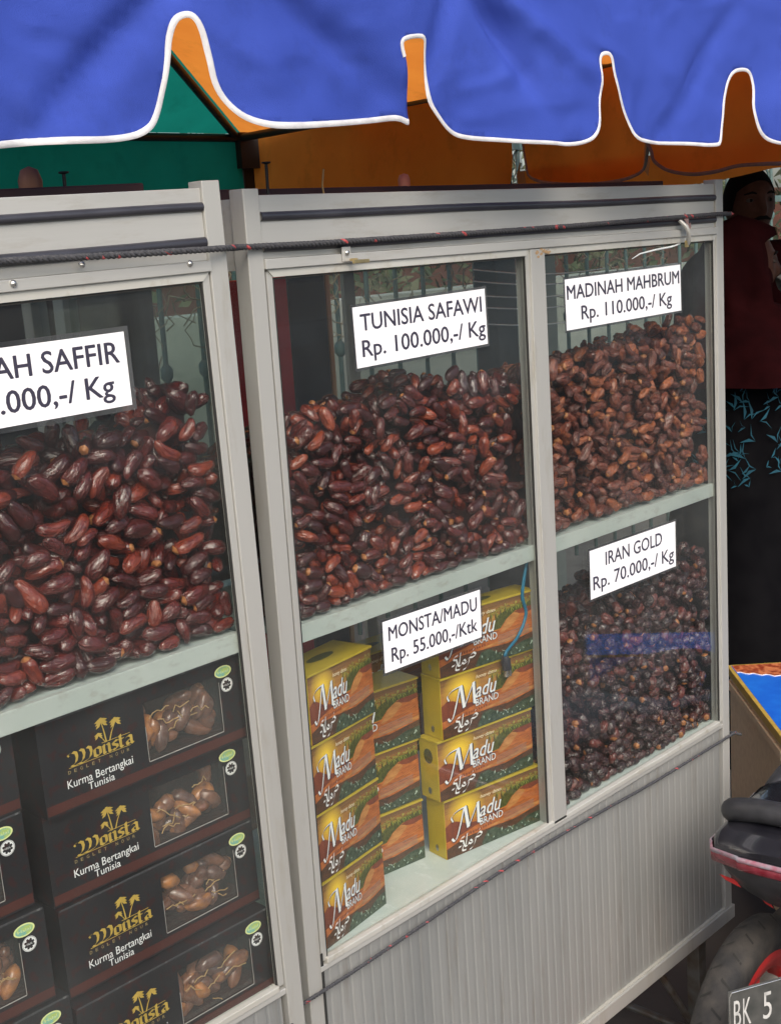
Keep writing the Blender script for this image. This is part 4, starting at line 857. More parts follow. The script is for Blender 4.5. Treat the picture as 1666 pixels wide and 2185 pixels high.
E_ = [(-260, 330), (-200, 318), (-130, 328), (-60, 321), (0, 313), (80, 305), (140, 304), (210, 303), (265, 298), (305, 288), (332, 270), (346, 240), (356, 190), (361, 130), (362, 80), (369, 50), (383, 39), (399, 42), (414, 68), (430, 120), (446, 178), (472, 222), (510, 256), (560, 273), (620, 275), (700, 269), (800, 259), (860, 253), (893, 261),
      (890, 240), (880, 190), (866, 130), (857, 98), (860, 86), (882, 80), (903, 82), (910, 105), (917, 160), (928, 212), (945, 243), (975, 280), (1010, 294), (1080, 300), (1160, 307), (1205, 311), (1232, 306), (1252, 292), (1265, 268), (1275, 215), (1279, 150), (1283, 124), (1293, 115), (1306, 121), (1313, 160), (1328, 212), (1348, 262), (1370, 294), (1405, 304), (1470, 308), (1522, 311), (1541, 300),
      (1552, 240), (1561, 190), (1571, 158), (1583, 150), (1597, 155), (1603, 182), (1602, 230), (1611, 272), (1630, 300), (1666, 311), (1730, 318), (1790, 315), (1812, 240), (1830, 170), (1850, 170), (1860, 240), (1885, 312), (1960, 320), (2060, 320)]
ed = [front_sz(*p) for p in curve(E_, 4)]
sL, sR = ed[0][0], ed[-1][0]; ZB = 1.87
poly = [(a, b) for a, b in ed] + [(sR, ZB), (sL, ZB)]
from mathutils import Vector as V2
inner = [(s, z) for s in np.arange(sL + 0.01, sR, 0.012) for z in np.arange(1.575, ZB, 0.012)]
npol = len(poly)
pts = [V2((p[0], p[1])) for p in poly] + [V2(p) for p in inner]
res = delaunay_2d_cdt(pts, [], [list(range(npol))], 1, 1e-6)
vv, ff = res[0], res[2]
mb = MB(); used = {}
for f in ff:
    c = sum((vv[i] for i in f), V2((0, 0))) / len(f)
    # keep only faces inside the outline
    ins = False; j = npol - 1
    for i in range(npol):
        a, b = poly[i], poly[j]
        if ((a[1] > c.y) != (b[1] > c.y)) and (c.x < (b[0] - a[0]) * (c.y - a[1]) / (b[1] - a[1]) + a[0]): ins = not ins
        j = i
    if not ins: continue
    idx = []
    for i in f:
        if i not in used: used[i] = len(mb.v); mb.v.append(front_pt(vv[i].x, vv[i].y, wob(vv[i].x, vv[i].y)))
        idx.append(used[i])
    mb.f.append(tuple(idx)); mb.m.append(0); mb.sm.append(True)
canopy = empty('canopy', (0, 0, 0))
tag(canopy, 'blue, orange and green gazebo canopy with scalloped hems over the stall', 'canopy')
o = mb.build('front_valance', M['blue'], canopy); sm = o.modifiers.new('thick', 'SOLIDIFY'); sm.thickness = 0.0008
# white piping along the scallops (the seam beside the second notch has none)
def ribbon(pts2, wdt, ptf, name, mat):
    n = len(pts2); rows = []
    for i, (s, z) in enumerate(pts2):
        a = np.array(pts2[max(0, i - 1)]); b = np.array(pts2[min(n - 1, i + 1)]); t = (b - a) / (np.linalg.norm(b - a) + 1e-9); nn = np.array([t[1], -t[0]])
        c = np.array([s, z]); w2 = wdt * (1 + 0.05 * math.sin(i * 0.35)); row = []
        for k in range(9):
            an = 2 * math.pi * k / 8; q = c - nn * (w2 * 0.5 - 0.001) + nn * (w2 * 0.5 * math.cos(an)); row.append(ptf(q[0], q[1], 0.0012 * math.sin(an)))
        rows.append(row)
    return MB().grid(rows).build(name, mat, canopy)
ptf = lambda s, z, d: front_pt(s, z, wob(s, z) + d)
cut = None
epx = curve(E_, 4)
k0 = max(i for i, p in enumerate(epx) if abs(p[0] - 893) < 0.5 and abs(p[1] - 261) < 0.6)
k1 = min(i for i, p in enumerate(epx) if i > k0 and p[1] < 120)
ribbon(ed[:k0 + 1], 0.0075, ptf, 'white_piping', M['piping']); ribbon(ed[k1:], 0.0058, ptf, 'white_piping', M['piping'])
# roof panels
FL = np.array(front_pt(sL, 1.87)); FR = np.array(front_pt(sR - 0.02, 1.87)); BRc = np.array([1.79, 2.03, 1.85]); BL = np.array([-1.25, 2.05, 1.85]); FRc = np.array([1.60, -0.235, 1.87]); FLc = np.array([-1.3, 0.03, 1.87]); AP = np.array([0.1, 0.95, 2.45])
def panel(name, a, b, mat, sag=0.04):
    rows = []
    for i in range(13):
        t = i / 12; row = []
        for j in range(13):
            u = j / 12; p = (a + (b - a) * u) * (1 - t) + AP * t
            p = p + np.array([0, 0, -sag * math.sin(math.pi * t) * math.sin(math.pi * u)]); row.append(p)
        rows.append(row)
    o = MB().grid(rows[:-1] + [[AP + (r - AP) * 0.02 for r in rows[-2]]]).build(name, mat, canopy)
    return o
panel('front_roof', FLc, FRc, M['blue']); panel('right_roof', FRc, BRc, M['orange']); panel('rear_roof', BRc, BL, M['green']); panel('left_roof', BL, FLc, M['blue'])
def beam(a, b, r=0.011, name='beam'): return MB().tube([a, b], r, 8).build(name, M['blackiron'], canopy)
dz = np.array([0, 0, -0.012])
for a, b, q in ((FRc, BRc, (-0.035, 0, -0.005)), (BRc, BL, (0, -0.035, -0.005)), (BL, FLc, (0.035, 0, -0.005))): beam(a + dz + np.array(q), b + dz + np.array(q), 0.0125)
for a in (FRc, BRc, BL, FLc): beam(a + dz * 2.6, AP + dz * 2.6, 0.012, 'rafter')
for q in (BRc, BL): MB().box(q[0] - 0.022, q[0] + 0.022, q[1] - 0.022, q[1] + 0.022, GZ + 0.15, q[2] - 0.1).build('pole', M['blackiron'], canopy)
MB().box(BRc[0] - 0.05, BRc[0] + 0.05, BRc[1] - 0.05, BRc[1] + 0.05, BRc[2] - 0.11, BRc[2]).build('corner_joint', M['blackiron'], canopy)
# hanging side valances
def side_val(name, a, b, z0f, mat, n=90, inset=0.0, top=1.84):
    a = np.array(a); b = np.array(b); L = np.linalg.norm(b[:2] - a[:2]); d = (b[:2] - a[:2]) / L; nn = np.array([-d[1], d[0]]); rows = []
    for i in range(9):
        row = []
        for j in range(n + 1):
            s = L * j / n; zb = z0f(s); z = top + (zb - top) * i / 8; w_ = (0.010 * math.sin(s * 13) + 0.006 * math.sin(s * 31 + z * 9)) * (i / 8) + inset
            q = a[:2] + d * s + nn * w_; row.append((q[0], q[1], z))
        rows.append(row)
    o = MB().grid(rows).build(name, mat, canopy); return a, d, nn, L
side_val('rear_valance', (1.76, 2.005, 0), (-1.22, 2.02, 0), lambda s: 1.56 + 0.05 * abs(math.sin(s * 4.2)) ** 6, M['green'], 120)
# orange side: traced scallops with grey-brown piping
oa = np.array([1.66, 1.152]); ob = np.array([1.535, 0.484]); od = (ob - oa) / np.linalg.norm(ob - oa); on_ = np.array([-od[1], od[0]])
def osz(px, py):
    P = on(px, py, (oa[0], oa[1], 0), (on_[0], on_[1], 0)); return float((P[:2] - oa) @ od), float(P[2])
def opt(s, z, d=0.0): q = oa + od * s + on_ * (d + 0.006 * math.sin(s * 15) + 0.004 * math.sin(s * 37 + z * 12)); return (q[0], q[1], z)
sA = -float(np.linalg.norm(np.array([1.775, 1.98]) - oa))
def scal(name, pts, top=1.838, off=0.0, pipe=True):
    e = [osz(*p) if isinstance(p, tuple) and len(p) == 2 else p for p in pts]; e = curve(e, 5)
    rows = [[opt(s, top + (z - top) * t, off) for s, z in e] for t in np.linspace(0, 1, 8)]
    MB().grid(rows).build(name, M['orange'], canopy)
    if pipe: ribbon(e, 0.008, lambda s, z, d: opt(s, z, off + d - 0.001), 'grey_piping', M['greypipe'])
e0 = [(530, 455), (700, 440), (900, 425), (1060, 408), (1088, 398), (1094, 330)]
scal('right_valance', e0, pipe=False)
scal('right_valance', [(1108, 300), (1114, 350), (1122, 378), (1160, 392), (1230, 396), (1290, 392), (1345, 379), (1372, 362), (1379, 330), (1381, 300)], off=0.012)
scal('right_valance', [(1386, 300), (1395, 322), (1402, 345), (1430, 366), (1480, 374), (1530, 369), (1580, 356), (1640, 352), (1700, 350), (1740, 340), (1750, 300)], off=-0.012)
scal('under_flap', [(1090, 340), (1094, 400), (1200, 404), (1300, 402), (1440, 394), (1500, 388), (1545, 378), (1640, 358), (1700, 356), (1740, 346)], top=1.635, off=0.03, pipe=False)
MB().grid([[opt(*osz(1091, 300), 0.004), opt(*osz(1106, 300), 0.004)], [opt(*osz(1103, 392), 0.004), opt(*osz(1120, 392), 0.004)]]).build('clear_tape', M['film'], canopy)
MB().grid([[opt(*osz(1376, 300), 0.004), opt(*osz(1390, 300), 0.004)], [opt(*osz(1374, 360), 0.004), opt(*osz(1384, 375), 0.004)]]).build('clear_tape', M['film'], canopy)

# ================================================================== PEOPLE
def head_mesh(mb, c, yaw, sc=1.0, m=0, pitch=0.0):
    n, k = 40, 30; rows = []
    def g(a, b, ca, cb, wa, wb): return math.exp(-((a - ca) / wa) ** 2 - ((b - cb) / wb) ** 2)
    Rm = Matrix.Rotation(yaw, 3, 'Z') @ Matrix.Rotation(pitch, 3, 'Y')
    for i in range(k + 1):
        z = math.cos(math.pi * i / k); rr = math.sin(math.pi * i / k); row = []
        for j in range(n):
            a = 2 * math.pi * j / n; aa = (a + math.pi) % (2 * math.pi) - math.pi
            x = rr * math.cos(a) * 0.094; y = rr * math.sin(a) * (0.074 - 0.012 * max(0, -z)); zz = z * 0.115
            if x > 0: x *= 0.95 - 0.12 * max(0, -z - 0.3)
            d = 0.024 * g(aa, z, 0, -0.18, 0.16, 0.16) + 0.012 * g(aa, z, 0, 0.05, 0.12, 0.22)      # nose
            d += 0.007 * g(aa, z, 0, 0.28, 0.5, 0.09) - 0.010 * (g(aa, z, 0.42, 0.10, 0.20, 0.12) + g(aa, z, -0.42, 0.10, 0.20, 0.12))
            d += 0.007 * g(aa, z, 0, -0.44, 0.30, 0.05) + 0.007 * g(aa, z, 0, -0.56, 0.28, 0.05) - 0.004 * g(aa, z, 0, -0.50, 0.3, 0.03) + 0.010 * g(aa, z, 0, -0.80, 0.35, 0.12) - 0.004 * g(aa, z, 0, -0.66, 0.3, 0.05)
            p = Vector((x + d * math.cos(aa), y + d * math.sin(aa) * 0.3, zz)); p = Rm @ (p * sc); row.append(tuple(p + Vector(c)))
        rows.append(row)
    mb.grid(rows, m, True, True)
def ellips(mb, c, rx, ry, rz, m=0, n=14):
    mb.grid([[(c[0] + rx * math.sin(math.pi * i / n) * math.cos(2 * math.pi * j / n), c[1] + ry * math.sin(math.pi * i / n) * math.sin(2 * math.pi * j / n), c[2] + rz * math.cos(math.pi * i / n)) for j in range(n)] for i in range(n + 1)], m, True, True)
def skin_body(name, joints, edges, mat, parent):
    me = bpy.data.meshes.new(name); me.from_pydata([j[0] for j in joints], edges, []); o = bpy.data.objects.new(name, me); C.objects.link(o); o.parent = parent
    md = o.modifiers.new('skin', 'SKIN'); 
    if not me.skin_vertices: 
        pass
    for v, j in zip(me.skin_vertices[0].data, joints): v.radius = j[1]
    me.skin_vertices[0].data[0].use_root = True
    md.use_smooth_shade = True
    s2 = o.modifiers.new('sub', 'SUBSURF'); s2.levels = 2; s2.render_levels = 2
    me.materials.append(mat); return o
M['skin'] = pbr('shaded_brown_skin', (0.055, 0.023, 0.015), 0.6, 0, (0.035, 0.014, 0.009), (40, 40, 40), bump=0.3, bscale=(150, 150, 150), spec=0.15)  # people's skin, eyes and cloth darkened in base colour to hold the shade
M['eye'] = pbr('shaded_eye_white', (0.05, 0.042, 0.038), 0.8, spec=0.05); M['iris'] = pbr('dark_iris', (0.006, 0.004, 0.003), 0.7, spec=0.05)
M['hair'] = pbr('black_hair', (0.004, 0.0035, 0.0035), 0.9, spec=0.1)
M['hijab'] = pbr('shaded_maroon_cloth', (0.019, 0.0035, 0.0042), 1.0, 0, (0.011, 0.0025, 0.003), (12, 12, 12), bump=0.6, bscale=(40, 40, 14), spec=0.03, crease=0.8)
M['blackcloth'] = pbr('shaded_black_cloth', (0.004, 0.004, 0.005), 0.9, 0, (0.007, 0.007, 0.008), (12, 12, 12), spec=0.03)
def figure(name, base, yaw, H, body_mat, label, female):
    r = empty(name, base, yaw)                 # faces local +X
    hz = H - 0.115
    hb = MB(); head_mesh(hb, (0.02, 0, hz), 0)
    hb.tube([(0.0, 0, hz - 0.19), (0.0, 0, hz - 0.07)], [0.062, 0.052], 16)
    s = H / 1.65
    J = [((0, 0, 0.95 * s), (0.13, 0.15)), ((0, 0, 1.12 * s), (0.11, 0.135)), ((0, 0, 1.30 * s), (0.115, 0.16)), ((0, 0, 1.40 * s), (0.07, 0.10)), ((0, 0, hz - 0.12), (0.05, 0.05)),
         ((0.0, 0.09, 0.90 * s), (0.09, 0.09)), ((0.02, 0.10, 0.50 * s), (0.06, 0.06)), ((0.0, 0.10, 0.08), (0.042, 0.042)), ((0.14, 0.11, 0.04), (0.035, 0.028)),
         ((0.0, -0.09, 0.90 * s), (0.09, 0.09)), ((0.02, -0.10, 0.50 * s), (0.06, 0.06)), ((0.0, -0.10, 0.08), (0.042, 0.042)), ((0.14, -0.11, 0.04), (0.035, 0.028)),
         ((0, 0.19, 1.36 * s), (0.055, 0.055)), ((0.02, 0.23, 1.10 * s), (0.042, 0.042)), ((0.16, 0.19, 0.98 * s), (0.03, 0.03)), ((0.22, 0.17, 0.97 * s), (0.034, 0.018))]
    Eg = [(0, 1), (1, 2), (2, 3), (3, 4), (0, 5), (5, 6), (6, 7), (7, 8), (0, 9), (9, 10), (10, 11), (11, 12), (3, 13), (13, 14), (14, 15), (15, 16)]
    if female:
        J[14:17] = [((0.10, 0.21, 1.14 * s), (0.042, 0.042)), ((0.24, 0.16, hz - 0.13), (0.028, 0.028)), ((0.245, 0.10, hz - 0.07), (0.034, 0.02))]
        J += [((0, -0.14, 1.34 * s), (0.045, 0.045)), ((0.02, -0.18, 1.10 * s), (0.042, 0.042)), ((0.12, -0.16, 0.98 * s), (0.03, 0.03)), ((0.18, -0.14, 0.97 * s), (0.034, 0.018))]
    else: J += [((0, -0.19, 1.36 * s), (0.055, 0.055)), ((0.02, -0.23, 1.10 * s), (0.042, 0.042)), ((0.16, -0.19, 0.98 * s), (0.03, 0.03)), ((0.22, -0.17, 0.97 * s), (0.034, 0.018))]
    Eg += [(3, 17), (17, 18), (18, 19), (19, 20)]
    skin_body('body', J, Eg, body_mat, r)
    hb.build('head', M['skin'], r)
    for sg in (1, -1):
        e = MB(); ellips(e, (0.0905, sg * 0.033, hz + 0.012), 0.009, 0.013, 0.007); ey = e.build('eye', M['eye'], r)
        e = MB(); ellips(e, (0.0965, sg * 0.033, hz + 0.012), 0.0045, 0.0055, 0.0055); e.build('iris', M['iris'], ey)
    bw = MB()
    for sgn in (1, -1): bw.tube([(0.104, sgn * 0.012, hz + 0.030), (0.104, sgn * 0.032, hz + 0.036), (0.088, sgn * 0.052, hz + 0.030)], [0.003, 0.004, 0.002], 6)
    bw.build('eyebrows', M['hair'], r)
    fg = MB()
    for q_ in ([(0.18, -0.14, 0.97 * s), (0.245, 0.10, hz - 0.07)] if female else [(0.22, 0.17, 0.97 * s), (0.22, -0.17, 0.97 * s)]): ellips(fg, q_, 0.045, 0.040, 0.017)
    if not female:
        hands = [((0.22, 0.17, 0.97 * s), 1), ((0.22, -0.17, 0.97 * s), -1)]
    else: hands = [((0.18, -0.14, 0.97 * s), -1)]
    for (hx, hy, hz_), sg in hands:
        for k in range(4):
            y = hy + (k - 1.5) * 0.017; l = (0.062, 0.072, 0.067, 0.052)[k]
            fg.tube([(hx, y, hz_), (hx + 0.045, y, hz_ - 0.004), (hx + 0.045 + l * 0.5, y, hz_ - 0.018), (hx + 0.045 + l * 0.8, y, hz_ - 0.044)], [0.009, 0.009, 0.008, 0.006], 8)
        fg.tube([(hx - 0.01, hy - sg * 0.03, hz_), (hx + 0.02, hy - sg * 0.052, hz_ - 0.006), (hx + 0.05, hy - sg * 0.05, hz_ - 0.016)], [0.011, 0.009, 0.007], 8)
    if female:
        for k in range(4):      # fingers closed round the cup
            z = hz - 0.045 - k * 0.019; cx, cy, rr = 0.205, 0.03, 0.038
            fg.tube([(cx + rr * math.cos(a), cy + rr * math.sin(a), z) for a in np.linspace(1.7, -0.9 + 0.1 * k, 7)], [0.009] * 5 + [0.008, 0.006], 8)
        fg.tube([(0.245, 0.10, hz - 0.06), (0.20, 0.085, hz - 0.03), (0.165, 0.055, hz - 0.025)], [0.012, 0.010, 0.008], 8)
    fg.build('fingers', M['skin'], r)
    return r, hz, s
# garment made of stacked elliptical rings
def garment(mb, rings, n=36, m=0, fold=0.0):
    rows = []
    for (cx, cy, rx, ry, z) in rings:
        rows.append([(cx + (rx + fold * math.sin(9 * a + z * 3)) * math.cos(a), cy + (ry + fold * math.sin(7 * a + z * 4)) * math.sin(a), z) for a in [2 * math.pi * j / n for j in range(n)]])
    mb.grid(rows, m, True, True)
PZ = GZ + 0.15
# woman in the maroon headscarf, face to the right, cup at her mouth
WH = 1.615
wpos = PD(1572, 560, 3.72); wyaw = math.atan2(CR[1], CR[0]) + R(8)
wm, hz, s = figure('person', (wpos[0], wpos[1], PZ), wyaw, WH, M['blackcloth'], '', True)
tag(wm, 'woman in a maroon headscarf and black blue-patterned dress drinking from a silver cup', 'person')
hj = MB(); rows = []
for i in range(23):
    t = i / 22; z = hz + 0.145 - t * 0.45
    row = []
    for j in range(44):
        a = 2 * math.pi * j / 44; aa = (a + math.pi) % (2 * math.pi) - math.pi
        if z > hz - 0.11:
            q = (hz + 0.145 - z) / 0.255; rr = math.sqrt(max(0.0, 1 - (1 - min(1, q * 1.25)) ** 2)); rx, ry = 0.128 * rr, 0.106 * rr
            # face opening
            op = math.exp(-(aa / 1.05) ** 6) * (1 if (-0.105 < z - hz < 0.07) else 0)
            rx2 = rx * (1 - 0.40 * op) + 0.030 * math.exp(-(aa / 0.7) ** 4) * math.exp(-((z - hz - 0.098) / 0.022) ** 2)
        else:
            q = min(1, (hz - 0.11 - z) / 0.20); rx2 = 0.100 + 0.18 * q ** 0.6; ry = 0.100 + 0.25 * q ** 0.6
        f = (0.012 * math.sin(7 * a + z * 16) + 0.008 * math.sin(13 * a - z * 21 + 1)) * min(1, t * 1.6)
        row.append((0.005 + (rx2 + f) * math.cos(a), (ry + f) * math.sin(a), z))
    rows.append(row)
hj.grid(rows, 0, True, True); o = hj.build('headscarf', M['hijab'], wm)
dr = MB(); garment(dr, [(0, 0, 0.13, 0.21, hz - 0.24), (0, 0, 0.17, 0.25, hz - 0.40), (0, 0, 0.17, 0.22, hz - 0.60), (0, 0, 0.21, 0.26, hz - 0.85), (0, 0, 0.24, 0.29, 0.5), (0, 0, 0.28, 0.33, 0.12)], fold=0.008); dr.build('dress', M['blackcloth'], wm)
M['turq'] = pbr('turquoise_print', (0.012, 0.11, 0.16), 0.8, 0, (0.008, 0.06, 0.09), (30, 30, 30))
pt = MB(); rnd = random.Random(4)
for i in range(300):
    a = rnd.uniform(0, 6.28); z = rnd.uniform(hz - 0.60, hz - 0.27); an = rnd.uniform(0, 3.14); l = rnd.uniform(0.015, 0.045)
    def sp(u, v):
        aa = a + u / 0.24; zz = z + v; q = np.interp(zz, [hz - 0.85, hz - 0.60, hz - 0.40], [1, 0, 0.1]); rx = np.interp(zz, [hz - 0.85, hz - 0.60, hz - 0.40], [0.21, 0.17, 0.17]) + 0.0115; ry = np.interp(zz, [hz - 0.85, hz - 0.60, hz - 0.40], [0.26, 0.22, 0.25]) + 0.0115
        return (rx * math.cos(aa), ry * math.sin(aa), zz)
    c_, s_ = math.cos(an), math.sin(an)
    for sg in (1, -1):
        q = [(0, 0), (l * 0.5, sg * l * 0.28 + 0.003), (l, sg * l * 0.75), (l * 0.55, sg * l * 0.12)]
        pt.face([sp(u * c_ - v * s_, u * s_ + v * c_) for u, v in (q if sg > 0 else q[::-1])])
pt.build('leaf_print', M['turq'], wm)['kind'] = 'stuff'
cup = empty('cup', (0, 0, 0)); cx, cy = 0.205, -0.03
cupw = Matrix.Translation((wpos[0], wpos[1], PZ)) @ Matrix.Rotation(wyaw, 4, 'Z') @ Matrix.Translation((0.150, -0.0, hz - 0.055)) @ Matrix.Rotation(R(62), 4, 'Y') @ Matrix.Translation((0, 0, -0.02))
cup.matrix_world = cupw
MB().lathe([(0.030, 0), (0.034, 0.002), (0.036, 0.06), (0.034, 0.062), (0.032, 0.058), (0.030, 0.012)], n=24).build('cup_wall', pbr('brushed_steel', (0.55, 0.60, 0.58), 0.3, 0.5), cup)
MB().lathe([(0.0365, 0.062), (0.037, 0.064), (0.038, 0.085), (0.036, 0.088)], n=24).build('grip_band', M['rubber'], cup)
MB().lathe([(0.035, 0.088), (0.039, 0.15), (0.0365, 0.18), (0.001, 0.181)], n=24).build('cup_base', M['rubber'], cup)
tag(cup, 'silver cup with a black band held to the mouth of the woman', 'cup')
um = empty('added_shade_umbrella', (3.05, 0.75, PZ))  # out of view, added to deepen the shade on the people
tag(um, 'unseen maroon umbrella added to shade the two people behind the cabinets', 'umbrella')
M['umb'] = pbr('maroon_umbrella_cloth', (0.10, 0.012, 0.016), 0.8, 0, (0.07, 0.01, 0.012), (6, 6, 6), transl=0.12)
MB().grid([[(r_ * math.cos(2 * math.pi * j / 8), r_ * math.sin(2 * math.pi * j / 8), z) for j in range(8)] for r_, z in ((0.02, 2.62), (0.7, 2.46), (1.45, 2.20), (1.47, 2.02))], 0, False, True).build('umbrella_cloth', M['umb'], um)
MB().tube([(0, 0, 0.002), (0, 0, 2.61)], 0.019, 12).build('pole', M['steel'], um)
for j in range(8): MB().tube([(0.03 * math.cos(2 * math.pi * j / 8), 0.03 * math.sin(2 * math.pi * j / 8), 2.59), (1.43 * math.cos(2 * math.pi * j / 8), 1.43 * math.sin(2 * math.pi * j / 8), 2.18)], 0.005, 6).build('rib', M['steel'], um)
# man behind her
mpos = PD(1592, 428, 4.2); myaw = math.atan2(CR[1], CR[0]) - R(78)
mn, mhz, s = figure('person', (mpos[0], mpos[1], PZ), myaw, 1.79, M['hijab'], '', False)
tag(mn, 'dark haired man with a moustache standing behind the woman', 'person')
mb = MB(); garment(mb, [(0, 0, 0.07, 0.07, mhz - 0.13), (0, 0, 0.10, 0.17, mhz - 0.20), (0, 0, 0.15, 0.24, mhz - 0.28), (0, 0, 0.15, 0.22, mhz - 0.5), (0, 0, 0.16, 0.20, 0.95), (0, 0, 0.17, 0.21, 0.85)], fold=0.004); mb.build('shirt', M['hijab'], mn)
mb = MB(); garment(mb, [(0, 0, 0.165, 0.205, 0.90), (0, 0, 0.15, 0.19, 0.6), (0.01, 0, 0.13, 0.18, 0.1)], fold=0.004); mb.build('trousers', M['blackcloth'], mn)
mb = MB(); rows = []
for i in range(12):
    t = i / 11; an = t * 1.75; row = []
    for j in range(30):
        a = 2 * math.pi * j / 30; aa = (a + math.pi) % (2 * math.pi) - math.pi; lim = an if abs(aa) > 1.2 else min(an, 0.95 + 0.4 * (abs(aa) / 1.2) ** 2)
        row.append((0.0165 + 0.099 * math.sin(lim) * math.cos(a), 0.0785 * math.sin(lim) * math.sin(a), mhz + 0.002 + 0.119 * math.cos(lim)))
    rows.append(row)
mb.grid(rows, 0, True, True); mb.build('hair', M['hair'], mn)
mb = MB(); mb.tube([(0.100, 0.030, mhz - 0.048), (0.112, 0.010, mhz - 0.042), (0.112, -0.010, mhz - 0.042), (0.100, -0.030, mhz - 0.048)], [0.003, 0.006, 0.006, 0.003], 8); mb.build('moustache', M['hair'], mn)

# ================================================================== CRATE WITH THE BLUE CARTON (right edge)
ZC = 0.30
def PZp(px, py, Z): return on(px, py, (0, 0, Z), (0, 0, 1))
A = PZp(1557, 1440, ZC); B = PZp(1668, 1588, ZC); dv = (B - A) / np.linalg.norm(B - A); pv = np.array([-dv[1], dv[0], 0]); 
if pv[0] < 0: pv = -pv
LB = np.linalg.norm(B - A)
Mc = Matrix(((pv[0], -dv[0], 0, A[0]), (pv[1], -dv[1], 0, A[1]), (0, 0, 1, 0), (0, 0, 0, 1)))
crate = empty('wooden_crate', mat=Mc)
MB().box(0, 0.012, -LB - 0.02, 0, GZ + 0.151, ZC - 0.001).build('side_panel', M['wood'], crate, bevel=0.002)
MB().box(0.0125, 0.40, -0.012, 0, GZ + 0.151, ZC - 0.001).build('side_panel', M['wood'], crate, bevel=0.002); MB().box(0.0125, 0.40, -LB - 0.02, -LB - 0.008, GZ + 0.151, ZC - 0.001).build('side_panel', M['wood'], crate, bevel=0.002)
MB().box(0.39, 0.402, -LB - 0.007, -0.0125, GZ + 0.151, ZC - 0.001).build('side_panel', M['wood'], crate, bevel=0.002)
MB().box(-0.008, 0.0, -LB - 0.02, 0, ZC - 0.035, ZC - 0.012).build('edge_batten', M['wood'], crate, bevel=0.002)
tag(crate, 'pale plywood crate at the right with a blue carton on top', 'crate')
M['bluecard'] = pbr('bright_blue_card', (0.015, 0.13, 0.70), 0.25, 0, (0.02, 0.19, 0.80), (20, 20, 20), coat=0.3)
M['dphoto'] = pbr('printed_dates_photo', (0.28, 0.045, 0.02), 0.3, 0, (0.65, 0.22, 0.09), (70, 70, 70), 0.4, 0.6)
cz = ZC + 0.001
bc = empty('blue_carton', mat=Mc @ Matrix.Translation((0, 0, cz)))
H2_ = 0.022
MB().box(-0.006, 0.40, -LB - 0.03, 0.012, 0, H2_).build('carton_body', M['gold'], bc, bevel=0.0015)
MB().box(0.004, 0.39, -LB - 0.02, 0.004, H2_ + 0.0001, H2_ + 0.0006).build('blue_lid_print', M['bluecard'], bc)
mb = MB(); n = 40
top = [(0.006 + (0.38 * i / n), 0.003) for i in range(n + 1)]; bot = []
for i in range(n + 1):
    x = 0.006 + 0.38 * i / n; bot.append((x, -0.055 - 0.05 * math.sin(i / n * 3.1) + 0.006 * math.sin(i * 1.9) - 0.03 * (i / n)))
mb.grid([[(x, y, H2_ + 0.001) for x, y in bot], [(x, y, H2_ + 0.001) for x, y in top]], sm=False); mb.build('dates_picture', M['dphoto'], bc)
mb = MB(); mb.tube([(x, y, H2_ + 0.0012) for x, y in bot], 0.0014, 5); mb.build('white_outline', M['white'], bc)
mb = MB()
def fl(pts, w_=0.0035):
    mb.tube([(x, y, H2_ + 0.0014) for x, y in curve(pts, 5)], w_, 5)
fl([(0.150, -0.170), (0.165, -0.155), (0.190, -0.160), (0.192, -0.185), (0.165, -0.195)]); fl([(0.170, -0.160), (0.160, -0.230)]); fl([(0.195, -0.225), (0.205, -0.205), (0.225, -0.205)])
mb.build('white_script', M['white'], bc)
tag(bc, 'flat blue carton with gold edges and a dates picture lying on the plywood crate', 'carton')

# ================================================================== MOTORCYCLE (rear left seen)
M['tyre'] = pbr('dusty_tyre', (0.022, 0.022, 0.023), 0.75, 0, (0.06, 0.053, 0.046), (25, 25, 25), bump=0.6, bscale=(150, 150, 150))
M['redrim'] = pbr('red_painted_rim', (0.50, 0.025, 0.025), 0.35, 0, (0.36, 0.02, 0.02), (20, 20, 20))
M['gloss'] = pbr('gloss_black_plastic', (0.010, 0.010, 0.014), 0.16, 0, (0.02, 0.02, 0.025), (20, 20, 20), coat=0.6, rvar=0.05)
M['matt'] = pbr('matt_black_plastic', (0.020, 0.021, 0.024), 0.42, 0, (0.04, 0.04, 0.045), (40, 40, 40))
M['redlens'] = pbr('red_lens', (0.13, 0.005, 0.014), 0.12, 0, (0.20, 0.03, 0.045), (60, 60, 60), coat=0.5)
M['whitelens'] = pbr('clear_lens_strip', (0.30, 0.29, 0.33), 0.15, 0, (0.30, 0.08, 0.12), (60, 60, 60), coat=0.5)
M['amberlens'] = pbr('amber_lens', (0.50, 0.38, 0.22), 0.12, 0, (0.3, 0.2, 0.1), (60, 60, 60), coat=0.5)
M['plate'] = pbr('black_number_plate', (0.045, 0.048, 0.045), 0.45, 0, (0.09, 0.09, 0.085), (30, 30, 30))
M['engine'] = pbr('cast_metal', (0.20, 0.19, 0.18), 0.5, 0.5, (0.12, 0.10, 0.08), (40, 40, 40))
HD_ = math.atan2(1.08, 2.08) - R(23)
wc = PD(1602, 2232, 2.5)
bike = empty('motorcycle', (wc[0], wc[1], GZ + 0.001), HD_)      # local +X = forward, +Y = left
WRad = wc[2] - GZ - 0.002; WRad = max(0.22, min(0.30, WRad))
